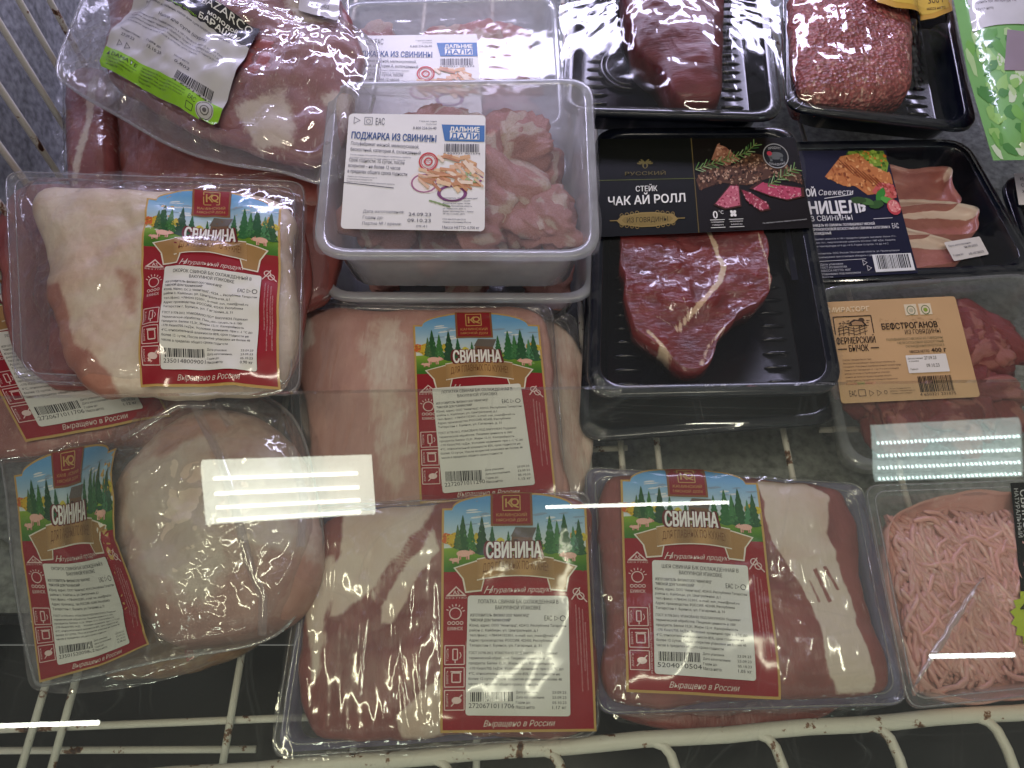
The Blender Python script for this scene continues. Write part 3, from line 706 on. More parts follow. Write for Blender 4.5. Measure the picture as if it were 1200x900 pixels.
    tx = lambda t, x, y, h, w_=None, an='l', b=0.0: pr.text(t, *rt([(x, y)])[0], h, '#25252b', w=w_, anchor=an, rot=ro, layer=13, bold=b)
    w_ = x1-x0
    tx(title[0], cx, y1-5.5, 2.7, w_*.80, 'c', .01); tx(title[1], cx, y1-9.6, 2.7, w_*.45, 'c', .01)
    y = y1-14.5
    for k, t in enumerate(PACK_LINES):
        if k in (0, 1): tx(t, x0+2, y, 1.9, w_*(.58 if k == 0 else .40), b=.02)
        elif t: tx(t, x0+1.6, y, 1.75, w_*min(.95, len(t)/58*1.02), b=.012)
        y -= 3.35 if t else 1.6
    tx('ЕАС', x1-16, y1-17, 3.4, 5, b=.01)
    for k in (0, 1):
        q = rt([(x1-8.5+k*4.6, y1-15.4)])[0]; (pr.ring(q[0], q[1], 2.0, .5, '#25252b', 13, 3 if k == 0 else 14))
    bx0, bx1 = x0+3, x0+w_*.45
    b0 = rt([(bx0, y0+8.5)])[0]; b1 = rt([(bx1, y0+15)])[0]
    pr.barcode(b0[0], b0[1], b1[0], b1[1], '#202024', layer=13); tx(digits, bx0-1, y0+4.6, 3.1, bx1-bx0+2)
    for k, (a, b) in enumerate((('Дата упаковки:', '23.09.23'), ('Дата изготовления:', '23.09.23'), ('Годен до:', '05.10.23'), ('Масса нетто:', weight))):
        yy = y0+14-k*3.2; tx(a, x0+w_*.48, yy, 1.6 if k < 3 else 2.0, len(a)*1.02, b=.01); tx(b, x1-2.5, yy, 1.7 if k < 3 else 2.1, 9, 'r', .01)
    return pr, base

def podzharka_art():
    W, H = 160.0, 135.0; pr = Print(W, H); pr.paper = '#eceaea'; base = rrect2(0, 0, W, H, 5); rd = pr.rnd; B = '#24508c'; K = '#3a3a44'
    pr.cur = 'lettering'
    pr.ring(9, 126, 5.2, 1.1, K, 3, 3); pr.frame(19, 121, 28, 130, .8, '#8a8a92', 3); pr.ring(23.5, 125, 3, .7, '#8a8a92', 3, 8); pr.text('ЕАС', 32, 120.5, 8.6, K, w=10.5)
    pr.text('ПОДЖАРКА ИЗ СВИНИНЫ', 5, 103, 8.4, B, w=98, bold=.028, rot=-.035)
    pr.para(['Полуфабрикат мясной, мелкокусковой,', 'бескостный, категория А, охлажденный'], 5, 86, 95, 7.2, 4.3, K, rot=-.045)
    pr.para(['Состав: свинина. Изготовитель рекомендует термическую обработку', 'Упаковано под вакуумом. Пищевая ценность в 100 г продукта'], 5, 75, 82.5, 3.6, 1.7, '#66666e', rot=-.04)
    pr.para(['Срок годности: 15 суток, после', 'вскрытия – не более 12 часов', 'в пределах общего срока годности'], 4, 72, 75, 6.6, 4.2, K, rot=-.045)
    pr.para(['Хранить при температуре от 0 до +4', 'и относительной влажности 75%', 'Продукт готов к обжариванию после термической обработки'], 3.5, 58, 57, 3.0, 1.6, '#66666e', rot=-.05)
    pr.line([(-.2, 50.5), (57, 45)], .8, K, 3)
    pr.cur = 'dates'
    pr.para(['Дата изготовления:', 'Годен до:', 'Партия № / время:'], 24, 70, 17, 6.4, 3.4, '#8a8a90')
    pr.text('24.09.23', 75, 14.5, 3.8, '#4a4a50', w=25); pr.text('09.10.23', 74, 8, 3.8, '#4a4a50', w=26); pr.text('09:41', 84, 2.6, 2.4, '#7a7a80', w=12)
    pr.cur = 'hotline'
    pr.text('Горячая линия', 103, 125, 1.8, K, anchor='r', w=20); pr.text('(по России)', 103, 121.5, 1.6, K, anchor='r', w=12); pr.text('8 800 234-56-40', 103, 115.5, 3.4, K, anchor='r', w=27)
    pr.cur = 'maker_text'
    pr.para(['Изготовитель: ООО "Дальние дали"', 'Московская обл., г. Химки', 'Юридический адрес: 141400', 'Россия, Московская область,', 'ул. Заводская, дом 12', 'Адрес производства: г. Химки', 'ТУ 10.13.14-001-2019', '', 'СТО 00419779-004-2018', 'Свинина охлажденная Россия'], 113, 152, 34, 2.9, 1.6, K)
    pr.text('Масса НЕТТО: 0,700 кг', 113, 1.6, 3.0, K, w=41)
    pr.cur = 'logo'
    pr.poly([(109, 122), (159, 121.5), (159, 101), (113, 101.5)], '#2a6cb0', 3)
    pr.text('ДАЛЬНИЕ', 119, 113.2, 5.6, WHITE, w=34, layer=5, bold=.05); pr.rect(119, 103.5, 153, 112, WHITE, 4); pr.text('ДАЛИ', 120, 104.3, 6.6, '#2a6cb0', w=32, layer=5, bold=.05)
    pr.barcode(113, 88, 153, 98, K, '4 650321 901574', 4, 2.2)
    pr.cur = 'picture'
    pr.ring(95, 76, 11, 1.8, '#c8322c', 5, 26); pr.ring(95, 76, 8.4, .8, '#c8322c', 5); pr.ring(95, 76, 5, 1.6, '#c8322c', 5); pr.text('ГОСТ', 95, 74.6, 3, '#c8322c', anchor='c', layer=6)
    pr.ell(92, 52, 18, 12, '#f0e4e2', 2, -.2); pr.ring(91, 51, 15, 2, '#a8628c', 3, ay=.72); pr.ring(123, 40, 17, 4, '#7d3a72', 3, ay=.55); pr.ring(146, 58, 12, 3, '#8d4a80', 3, ay=.6)
    for k in range(80):
        x, y = rd.uniform(88, 156), rd.uniform(46, 82)
        if (x < 108 and y > 66) or (x > 146 and y < 50): continue
        a = rd.uniform(-.9, .2); l = rd.uniform(5, 11); t = rd.uniform(1.0, 2.4); c, s_ = math.cos(a), math.sin(a)
        q = [(x-l*c+t*s_, y-l*s_-t*c), (x+l*c+t*s_, y+l*s_-t*c), (x+l*c-t*s_, y+l*s_+t*c), (x-l*c-t*s_, y-l*s_+t*c)]
        q = [(min(max(p[0], 84), 159), min(max(p[1], 40), 86)) for p in q]
        pr.poly(q, rd.choice(('#d8a878', '#e6c29a', '#c48a5c', '#ecd6c0', '#b87c54', '#e0b898', '#d09468')), 4+k % 5)
    for k in range(7): pr.ell(rd.uniform(138, 150), rd.uniform(52, 64), 3, 1.4, rd.choice(('#7a9a5a', '#9ab07a')), 7, rd.uniform(0, 3), 8, .2)
    for k in range(5): pr.ell(100+k*4.5, 31-k*1.2, 3.4, 1.1, '#8aa06a', 3, -.3, 8, .2)
    return pr, base

def steak_art():
    W, H = 250.0, 112.0; pr = Print(W, H); pr.paper = '#141614'; base = [(0, 0), (W, 0), (W, H), (0, H)]; rd = pr.rnd; G = '#9a8450'
    pr.cur = 'lettering'
    pr.line([(0, 62), (118, 62)], .8, '#5c6438', 2); pr.line([(117, 0), (117, H)], 1.0, '#6a5c34', 2)
    for sg in (-1, 1):
        for k in range(3): pr.ell(57+sg*(3+k*2), 84-k*1.5, 3.2, 1.2, '#6c6238', 3, sg*(.7-.3*k), 8)
    pr.ell(57, 79, 3.6, 4.2, '#6c6238', 3); pr.ell(57, 78, 1.8, 2.4, '#141614', 4)
    pr.text('РУССКИЙ', 57, 67, 4.2, '#6c6238', w=50, anchor='c')
    pr.text('СТЕЙК', 58, 48, 6.4, '#ecebe6', w=26, anchor='c', bold=.02)
    pr.text('ЧАК АЙ РОЛЛ', 58, 34, 9.6, '#f4f3ef', w=92, anchor='c', bold=.03, rot=.02)
    pr.poly([(22, 16), (28, 11), (88, 11), (94, 16), (88, 22), (28, 22)], G, 3); pr.ell(58, 16.5, 32, 8.2, G, 3); pr.ell(58, 16.5, 30, 7, '#8a7644', 4)
    for sg in (-1, 1):
        for k in range(4): pr.ring(58+sg*(12+k*6), 16.5+7.5-k*.8, 2.4, .6, G, 4, 9); pr.ring(58+sg*(12+k*6), 9-.0+k*.8, 2.4, .6, G, 4, 9)
        pr.line([(58+sg*34, 16.5), (58+sg*44, 16.5)], 1, G, 4)
    pr.text('ИЗ ГОВЯДИНЫ', 58, 13.6, 5.4, '#1c1a12', w=48, anchor='c', layer=5)
    pr.cur = 'picture'
    pr.rect(118, 0, 249, H-1, '#191513', 1)
    a = [(119, 60), (135, 82), (165, 76), (190, 92), (212, 88), (248, 66), (248, 52), (215, 62), (180, 52), (150, 56), (122, 48)]
    pr.poly(a, '#553a2c', 2); pr.speckle(a, 330, ('#6f4b37', '#3a261c', '#8a644c', '#a4826a', '#2a1a14', '#b89880'), .8, 2.4, 3)
    b = [(140, 84), (150, 104), (160, 100), (176, 84), (160, 78)]; pr.poly(b, '#a4705a', 2); pr.speckle(b, 40, ('#c08a70', '#8a5442', '#d8a890'), 1, 3, 3)
    for q, c in (([(137, 30), (160, 54), (171, 53), (170, 27), (150, 24)], '#c4667a'), ([(171, 48), (182, 44), (202, 30), (204, 22), (192, 20), (176, 34)], '#a84458'), ([(182, 48), (196, 56), (248, 47), (247, 36), (226, 32), (205, 38)], '#b84a66')):
        pr.poly(q, '#4a2a22', 4); cx = sum(p[0] for p in q)/len(q); cy_ = sum(p[1] for p in q)/len(q); qq = [(cx+(x-cx)*.88, cy_+(y-cy_)*.86) for x, y in q]
        pr.poly(qq, c, 5); pr.speckle(qq, 60, (c, '#d88a98', '#96344a', '#e0a0a8'), .6, 1.8, 6)
    def sprig(x0, y0, x1, y1, n):
        pr.line([(x0, y0), (x1, y1)], 1, '#7a7a4a', 7); dx, dy = (x1-x0)/n, (y1-y0)/n
        for k in range(n):
            for sg in (-1, 1):
                l = rd.uniform(7, 11); an = math.atan2(dy, dx)+sg*rd.uniform(.5, .9)
                pr.line([(x0+dx*k, y0+dy*k), (x0+dx*k+l*math.cos(an), y0+dy*k+l*math.sin(an))], 1.0, rd.choice(('#5f8a4a', '#7ba060', '#3f6a3a', '#98b080')), 8)
    sprig(119, 72, 186, 92, 13); sprig(205, 50, 244, 72, 9); sprig(182, 90, 200, 104, 4)
    pr.ring(221, 87, 16, 1.2, '#a8a8a8', 9, 24); pr.ell(221, 87, 14.6, 14.6, '#1a1c1e', 8, 0, 24); pr.ell(221, 87, 9.5, 5, '#6a6e72', 9); pr.rect(213, 80, 216, 85, '#6a6e72', 9); pr.rect(226, 80, 229, 85, '#6a6e72', 9); pr.ell(213.5, 90, 3.2, 3, '#c43a4c', 10)
    pr.text('ПРОДУКТ', 221, 96, 3, '#c8c8c8', anchor='c', w=16, layer=10, arc=1.6); pr.text('ОХЛАЖДЕННЫЙ', 221, 74.6, 2.6, '#c8c8c8', anchor='c', w=20, layer=10, arc=-2)
    pr.text('0', 135, 14, 9, WHITE, layer=9, bold=.02); pr.text('°C', 142, 19, 4, WHITE, layer=9)
    for k in range(4): an = k*math.pi/2+.78; pr.ell(159+2.4*math.cos(an), 19+2.4*math.sin(an), 2.2, 1.8, WHITE, 9, an, 8)
    for x, t in ((131, ('охлажденная', 'говядина')), (153, ('мраморное', 'мясо'))):
        pr.line([(x, 12.5), (x+17, 12.5)], .6, WHITE, 9); pr.line([(x, 4), (x+17, 4)], .6, WHITE, 9); pr.text(t[0], x+8.5, 9.4, 1.6, WHITE, w=15, anchor='c', layer=9); pr.text(t[1], x+8.5, 6.2, 1.6, WHITE, w=13, anchor='c', layer=9)
    pr.text('На картинке показан вариант приготовления', 192, 6, 1.5, '#c8c8c8', w=52, layer=9, rot=.05)
    return pr, base

def schnitzel_art():
    W, H = 150.0, 150.0; pr = Print(W, H); pr.paper = '#23243a'; base = [(0, 0), (W, 0), (W, H), (0, H)]; rd = pr.rnd; Wt = '#eceaf0'
    pr.cur = 'picture'
    sal = [(88, 132), (100, 149), (146, 149), (149, 132), (140, 112), (120, 118)]; pr.poly(sal, '#7d9a3a', 1); pr.speckle(sal, 90, ('#9ab84c', '#5a7a2c', '#b8c860', '#3e5e24', '#d8803a'), 1.2, 3.6, 2)
    st = [(62, 116), (88, 142), (112, 146), (126, 130), (148, 118), (148, 106), (128, 94), (112, 92), (98, 104), (84, 104)]
    pr.poly(st, '#c07848', 2); pr.speckle(st, 130, ('#d8945c', '#a85c34', '#e0a870', '#8a4a2c', '#cc8450'), 1, 3.4, 3)
    for k in range(7): pr.line([(84+k*7, 138-k*4), (100+k*7, 118-k*4)], 1.3, '#7e3f22', 4)
    pk_ = [(118, 96), (130, 108), (148, 104), (148, 88), (132, 84)]; pr.poly(pk_, '#c8605a', 3); pr.speckle(pk_, 30, ('#d8807a', '#a84440'), 1, 2.6, 4)
    for x, y, a, c in ((128, 92, .8, '#3f8a3a'), (136, 84, -.4, '#5aa64c'), (120, 80, .2, '#3a5e34'), (108, 84, -.2, '#4e7440'), (98, 86, 0, '#3a5430')): pr.ell(x, y, 10, 4.6, c, 5, a, 12, .12)
    pr.ell(141, 76, 8.6, 9.6, '#c44a54', 6); pr.ell(141, 77, 6.8, 7.6, '#e08a8a', 7); pr.speckle([(135, 71), (147, 71), (147, 83), (135, 83)], 14, ('#f0b8b0', '#c8545c'), 1, 2, 8)
    pr.cur = 'lettering'
    pr.text('ЛЬНОЙ', 46, 92, 9, Wt, w=32, anchor='r', bold=.04); pr.text('Свежести', 49, 93, 6.6, Wt, w=44, shear=.3); pr.line([(56, 89), (92, 93)], .8, Wt, 4)
    pr.text('ШНИЦЕЛЬ', 18, 71, 14.5, Wt, w=88, bold=.045); pr.text('ИЗ СВИНИНЫ', 28, 62.5, 6, Wt, w=58)
    pr.line([(112, 63), (136, 63.5)], .5, Wt, 4); pr.text('ЕАС', 133, 51, 6, Wt, w=8)
    pr.para(['ШНИЦЕЛЬ ИЗ СВИНИНЫ. ПОЛУФАБРИКАТ МЯСНОЙ', 'КРУПНОКУСКОВОЙ БЕСКОСТНЫЙ ИЗ СВИНИНЫ КАТЕГОРИИ А', 'ОХЛАЖДЕННЫЙ'], 34, 130, 56, 4.6, 2.9, Wt, bold=.02)
    pr.para(['Пищевая ценность в 100 г продукта средние значения: белки 17 г,', 'жиры 16 г, энергетическая ценность 212 ккал / 887 кДж. Хранить', 'при температуре от 0 до +4 С. Годен 12 суток: +2 до +4 С', '', 'Изготовитель: ООО, Россия, Московская область, ул. Промышленная', 'рекомендуемое приготовление обжарить с двух сторон до готовности'], 32, 136, 41, 4.0, 1.9, '#c8c8d4')
    pr.line([(30, 17.5), (92, 18)], .4, Wt, 4); pr.para(['Дата упаковки', 'ГОСТ ИЗ ВАКУУМА', 'МАССА НЕТТО: 400Г', 'Упаковано под вакуумом', 'Россия'], 36, 82, 13, 3.4, 2.2, '#d0d0dc')
    pr.ring(89, 14, 3.6, .8, Wt, 4, 3); pr.ring(93, 8, 3.6, .8, Wt, 4, 3)
    pr.rect(100, 3, 147, 22, '#e8e8ec', 5); pr.barcode(104, 6, 144, 21, '#222230', layer=6)
    return pr, base

def stroganoff_art():
    W, H = 180.0, 122.0; pr = Print(W, H); pr.paper = '#c9a378'; base = rrect2(0, 0, W, H, 4); K = '#2e2018'; rd = pr.rnd
    pr.cur = 'lettering'
    pr.text('МИРАТОРГ', 2, 108, 6, '#e6cda8', w=56, bold=.05)
    pr.line([(6, 80), (6, 102)], 1.3, K, 3); pr.line([(6, 102), (58, 102)], 1.3, K, 3); pr.line([(58, 102), (58, 80)], 1.3, K, 3)
    for k in range(60):
        x, y = rd.uniform(12, 52), rd.uniform(90, 97)-rd.random()*2; pr.line([(x, y), (x+rd.uniform(1, 4), y+rd.uniform(-.4, .8))], .7, K, 4)
    pr.poly([(28, 90), (28, 95), (34, 98), (46, 96), (50, 90)], K, 3); pr.poly([(30, 90.5), (30, 94), (36, 96), (44, 94.5), (47, 90.5)], '#a88460', 4); pr.ell(44, 97, 4, 2.6, '#4a3626', 4)
    for y in (80, 84, 87): pr.line([(10, y), (22, y+2), (34, y-1), (50, y+3)], .8, K, 4)
    for x in (11, 17, 24, 31, 39, 46): pr.line([(x, 78), (x+1, 89)], .9, K, 4)
    pr.text('ФЕРМЕРСКИЙ', 6, 68, 8.2, K, w=52, bold=.02); pr.text('БЫЧОК', 21, 58.5, 8, K, w=26, bold=.02); pr.line([(6, 62), (18, 62)], 1.3, K, 4); pr.line([(50, 62), (61, 62)], 1.3, K, 4)
    pr.text('БЕФСТРОГАНОВ', 70, 83.5, 7.4, K, w=76, bold=.03); pr.text('ИЗ ГОВЯДИНЫ', 100, 76.5, 5.4, K, w=48)
    for k, t in enumerate(('ПОЛУФАБРИКАТ МЯСНОЙ ИЗ ГОВЯДИНЫ', 'МЕЛКОКУСКОВОЙ БЕСКОСТНЫЙ', 'ОХЛАЖДЕННЫЙ КАТЕГОРИЯ Б')): pr.text(t, 149, 69.5-k*4.6, 2.8, '#6a6a48', w=(76, 62, 52)[k], anchor='r')
    pr.text('МАССА НЕТТО', 127, 53.5, 3.2, K, w=26, anchor='r', bold=.02); pr.text('400 г', 150, 53.5, 5, K, w=20, anchor='r', bold=.03)
    pr.para(['Состав: говядина бескостная', 'Изготовитель рекомендует термическую обработку до', 'готовности. Упаковано в модифицированной газовой среде', 'Хранить при температуре от -1 до +4 и относительной', 'влажности воздуха. После вскрытия упаковки', 'хранить не более 24 часов в пределах общего', 'срока годности. Продукт изготовлен по технологии', 'Россия, Брянская область'], 10, 86, 48, 4.0, 1.9, '#5a4632')
    pr.text('ЕАС', 12, 7, 6.6, K, w=9); pr.frame(24, 7, 33, 14, .7, K, 4); pr.ring(40, 9.6, 4.2, .9, K, 4, 3); pr.ring(50, 9.6, 4.2, .9, K, 4, 3); pr.ring(59, 10, 2.4, .6, K, 4, 6)
    pr.para(['Россия, Калининградская', 'область, г. Калининград, ул.', 'Гагарина, дом 12, Индекс'], 65, 98, 13, 2.8, 1.5, '#5a4632')
    pr.barcode(104, 8, 148, 26, K, '4 650321 231075', 4, 3.4)
    for x in (106, 126): pr.poly([(x, 100), (x+17, 100), (x+17, 114), (x, 114)], '#dfcfb4', 3); pr.ring(x+8.5, 106, 6, 1, '#6e7a58' if x == 106 else '#4f6a3a', 4, 18); pr.ell(x+8.5, 106, 3, 2.6, '#b8b098' if x == 106 else '#8aa03a', 4)
    for k in range(40): x = rd.uniform(66, 150); y = 93+rd.uniform(-4, 4); pr.line([(x, y), (x+rd.uniform(1, 5), y+rd.uniform(-2, 2))], .35, '#a08058', 2)
    pr.cur = 'sticker'; pr.rect(94, 30, 148, 51, '#e6e0dc', 5, 1)
    pr.cur = 'sticker_lettering'; pr.text('Дата изготовления', 96, 46, 2, K, w=20, layer=6); pr.text('и упаковки', 97, 43, 1.8, K, w=13, layer=6); pr.text('27.09.23', 118, 45, 4, K, w=16, layer=6); pr.text('09.10.23', 119, 36, 4.2, K, w=17, layer=6); pr.text('Годен до', 97, 33.5, 2, K, w=10, layer=6)
    return pr, base

def lamb_art():
    W, H = 152.0, 128.0; pr = Print(W, H); pr.paper = '#c9c6cc'; base = [(0, 4), (4, 0), (W-3, 0), (W, 3), (W, H), (0, H)]; K = '#26242c'; G = '#8cc41e'; rd = pr.rnd
    pr.cur = 'header'
    zz = [];
    for k in range(31): zz.append((W*k/30, 98+(1.6 if k % 2 else 0)))
    pr.poly(zz+[(W, H-.2), (0, H-.2)], '#1b1a1e', 2)
    for k in range(46):
        an = rd.uniform(0, 6.28); r = 15*math.sqrt(rd.random()); pr.ring(50+r*math.cos(an), 116+r*.8*math.sin(an), 3.2, 1.1, rd.choice((G, '#a8d83c', '#78b018')), 4, 9)
    pr.text('BAZARCO', 84, 118, 9.5, WHITE, w=60, bold=.0); pr.text('молодой', 96, 109.5, 5, WHITE, w=34, bold=.03); pr.text('БАРАШЕК', 88, 101, 6.2, WHITE, w=48, bold=.03)
    pr.text('вольный выпас', 4, 103, 4.4, G, w=34, bold=.02); pr.text('вольный выпас', 46, 99.6, 2.4, G, w=40)
    pr.cur = 'lettering'
    pr.text('Полуфабрикат из баранины. Набор для супа (шурпа), охлажденный', 18, 92, 2.5, K, w=112); pr.text('Набор для супа (шурпа)', 46, 80, 3.6, K, w=60)
    pr.para(['Состав: баранина на кости. Пищевая ценность в 100 г продукта: белки 15, жиры 16. Калорийность', 'Изготовитель рекомендует термическую обработку. Хранить при температуре от -1,5 до +1', 'и относительной влажности воздуха 85%. Упаковано под вакуумом. Срок годности 15 суток', 'После вскрытия хранить не более 12 часов в пределах срока годности'], 10, 142, 73, 4.4, 2.2, '#3a3840')
    for x, a, b in ((10, 'Изготовлено и упаковано', '27.09.23'), (46, 'Годен до', '12.10.23'), (82, 'Масса нетто', '0,802')): pr.text(a, x, 46, 2.4, K, w=26 if x == 10 else 18); pr.text(b, x+3, 40, 3.2, K, w=18)
    pr.ring(15, 31, 4.4, 1, K, 4, 3); pr.ring(26, 31, 4.4, 1, K, 4, 3); pr.barcode(92, 24, 136, 34, K, '4 601345', 4, 2.4)
    pr.cur = 'green_strip'
    pr.poly([(0, 4), (4, 0), (W-3, 0), (W, 3), (W, 22), (0, 22)], G, 2); pr.text('DAMATE', 12, 14.5, 4.6, '#1e2c10', w=34, bold=.02, layer=4); pr.poly([(5, 14), (10, 14), (7.5, 19)], '#1e2c10', 4)
    pr.para(['ООО, Россия, Пензенская область', 'г. Пенза, ул. Рахманинова, 9', 'тел. 8 800 700 7171'], 8, 48, 11, 3.4, 1.9, '#1e2c10')
    pr.para(['Адрес производства: Россия, Ставропольский край', 'Нефтекумский район, поселок Новкус-Артезиан, ул.', 'Промышленная зона, дом 1. ТУ 10.13.14-014-2019', 'Декларация о соответствии ЕАЭС', 'Продукт халяль'], 52, 110, 17, 3.3, 1.8, '#1e2c10')
    pr.text('ЕАС', 114, 12, 5.6, '#1e2c10', w=8); pr.frame(114, 3, 121, 9, .7, '#1e2c10', 4)
    pr.ell(134, 11, 10.4, 10.4, '#b9b6b4', 4, 0, 22); pr.ring(134, 11, 9.4, .8, '#55504e', 5); pr.ring(134, 11, 5.4, 1.2, '#55504e', 5, 9); pr.ell(134, 11, 2.4, 2.4, '#55504e', 5)
    return pr, base
# ------------------------------------------------------------------ the chilled case: sheet metal, wire shelf, front glass
def struct(name, V, F, mat):
    o = mesh_obj(name, V, F, mat, smooth=False); o['kind'] = 'structure'; return o
XW = -.43                                                         # the wire side panel
struct('case_floor', *box(-.62, .165, -.075, .95, 1.25, -.070), M['floor'])
struct('case_front_wall', *box(-.62, .155, -.14, .95, .164, -.069), M['black'])
struct('case_side_wall', *box(XW-.060, -.20, -.14, XW-.055, 1.25, .75), M['steel'])
struct('case_back_wall', *box(-.62, 1.25, -.10, .95, 1.255, .60), M['steel'])
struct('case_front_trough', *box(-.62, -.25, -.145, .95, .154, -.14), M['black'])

basket = empty('wire_basket', 'white coated wire shelf with rusty front rail and wire side panel under the meat', 'wire shelf')
basket.location = (0, .3, 0)
def wire(pts, r, name='wire'):
    V, F = tube([Vector(p)-Vector((0, .3, 0)) for p in pts], r, 10); return mesh_obj(name, V, F, M['wire'], basket)
ra, rb = px(150, 913, .028), px(1330, 824, .028)
V, F = tube([ra.lerp(rb, k/24)+Vector((0, .0006*math.sin(k*1.7), 0))-Vector((0, .3, 0)) for k in range(25)], .0052, 14)
mesh_obj('front_rail', V, F, M['wire'], basket)
for u, v in ((400, 893), (527, 884), (655, 875), (784, 866), (905, 857), (1038, 848), (1162, 839)):       # wires hooked over the rail
    c = px(u, v, .028); d = (rb-ra).normalized(); t = (c-ra).dot(d); c = ra+d*t
    pts = [c-d*.022, c-d*.011+Vector((0, -.0012, .0008)), c-d*.004+Vector((0, -.0045, .0014)), c+Vector((0, -.010, .0016)), c+d*.003+Vector((0, -.022, .0014)), c+d*.0055+Vector((0, -.06, .001))]
    wire(pts, .0033)
def floor_wire(u, v, y0, y1, r=.0026, z=-.003):
    p = px(u, v, z); wire([(p.x, y0+(y1-y0)*k/6, z) for k in range(7)], r)
for u in (690, 729, 772, 925, 1050): floor_wire(u, 540, .09, 1.1)
for u in (50, 84, 275, 420, 560): floor_wire(u, 815, .04, 1.1)
for (u0, v0, u1, v1) in ((-80, 858, 420, 838), (640, 529, 735, 525), (960, 504, 1100, 501), (-100, 250, 700, 250)):
    a, b = px(u0, v0, -.008), px(u1, v1, -.008); wire([a.lerp(b, k/5) for k in range(6)], .0026)
a, b = px(-80, 880, -.05), px(300, 878, -.05); wire([a.lerp(b, k/5) for k in range(6)], .0026)
def wall_y(u, v):                                                 # where a ray meets the side panel
    d = ray(u, v); t = XW/d.x; return (d*t).y
for u, v in ((58, 0), (22, 0), (0, 28), (0, 103), (0, 172), (0, 240), (0, 323), (0, 402), (0, 480), (0, 636)):
    y = wall_y(u, v); wire([(XW, y, -.06+.6*k/6) for k in range(7)], .0030)
for z in (.30, .52): wire([(XW+.004, .05+1.0*k/8, z) for k in range(9)], .0026)

# front glass: leans in over the packs, its upper edge crosses the picture
gdir = Vector((0, .694, .720))
Lt, Rt = px(-150, 470, .214), px(1350, 445, .222)
ga = (Rt-Lt).normalized(); gn = ga.cross(gdir).normalized()
if gn.z < 0: gn = -gn
gd = gn.cross(ga).normalized()
if gd.z > 0: gd = -gd
Ln = math.dist(Lt, Rt); GH = .40; TH = .006
mx = Matrix((ga, -gd, gn)).transposed().to_4x4(); mx.translation = Lt.lerp(Rt, .5)
V, F = box(-Ln/2, -GH, -TH, Ln/2, 0, 0)
import bmesh
gl = mesh_obj('front_glass', V, F, M['glass'], smooth=False); gl.matrix_world = mx
tag(gl, 'clear scratched glass pane leaning over the front packs of the case', 'glass pane')

# ceiling lamps of the shop, seen as reflections in the front glass
def mirrored(u, v, zc):
    d = ray(u, v).normalized(); o = Vector((0, 0, CAM_H)); t = (Lt-o).dot(gn)/d.dot(gn); h = o+d*t
    r = d-2*d.dot(gn)*gn
    return h+r*((zc-h.z)/r.z)
def ceiling_lamp(q, zc, tubes, mat, name, label, cat, group, panel):
    P = [mirrored(u, v, zc) for u, v in q]; c = sum(P, Vector())/4
    ex = ((P[1]-P[0])+(P[2]-P[3]))/2; wd = ex.length; ey = ((P[0]-P[3])+(P[1]-P[2]))/2; hd = abs(ey.dot(ex.normalized().cross(Vector((0, 0, 1)))))
    e = empty(name, label, cat, group); e.location = c; dist = (c-Vector((0, 0, CAM_H))).length
    if panel:
        Q = [c+(p-c)*1.02-c for p in P]; V = [(p.x, p.y, z) for z in (.02, .06) for p in Q]
        mesh_obj('housing', V, [(0, 1, 2, 3), (7, 6, 5, 4), (0, 4, 5, 1), (1, 5, 6, 2), (2, 6, 7, 3), (3, 7, 4, 0)], M['housing_cool' if mat == M['tube_cool'] else 'housing'], e, smooth=False)
    for k in range(tubes):
        t = (k+.5)/tubes; a, b = P[0].lerp(P[3], t)-c, P[1].lerp(P[2], t)-c
        if panel and mat == M['tube_cool']:                       # strips of single bright diodes
            V, F = [], []
            for i in range(34):
                c2 = a.lerp(b, .02+.96*i/33); v_, f_ = tube([c2+(b-a)*(.0055*s_) for s_ in (-1, -.6, .6, 1)], [x*2.0*dist/FPX for x in (.4, 1, 1, .4)], 8)
                F += [tuple(j+len(V) for j in f) for f in f_]; V += v_
            mesh_obj('diode_strip', V, F, mat, e)
        else:
            V, F = tube([a.lerp(b, .07+.86*i/4) for i in range(5)], (2.3 if tubes > 1 else 2.2)*dist/FPX, 10); mesh_obj('tube', V, F, mat, e)
ceiling_lamp([(236, 552), (432, 546), (437, 606), (242, 618)], 1.62, 4, M['tube_warm'], 'ceiling_lamp', 'square warm white ceiling lamp with four tubes mirrored in the glass', 'ceiling lamp', 'ceiling lamps', True)
ceiling_lamp([(1026, 512), (1197, 503), (1199, 562), (1028, 568)], 1.62, 4, M['tube_cool'], 'ceiling_lamp', 'square cool white ceiling lamp with four tubes mirrored over the minced pork', 'ceiling lamp', 'ceiling lamps', True)
ceiling_lamp([(622, 588), (872, 583), (872, 594), (622, 602)], 1.62, 1, M['tube_warm'], 'tube_lamp', 'long single warm tube lamp mirrored across the pork labels', 'tube lamp', 'single tube lamps', False)
ceiling_lamp([(1082, 766), (1197, 764), (1197, 771), (1082, 773)], 1.62, 1, M['tube_cool'], 'tube_lamp', 'single cool tube lamp mirrored low over the minced pork', 'tube lamp', 'single tube lamps', False)
ceiling_lamp([(-60, 847), (128, 842), (130, 851), (-60, 858)], 1.62, 1, M['tube_warm'], 'tube_lamp', 'far single warm tube lamp mirrored over the bare wires', 'tube lamp', 'single tube lamps', False)

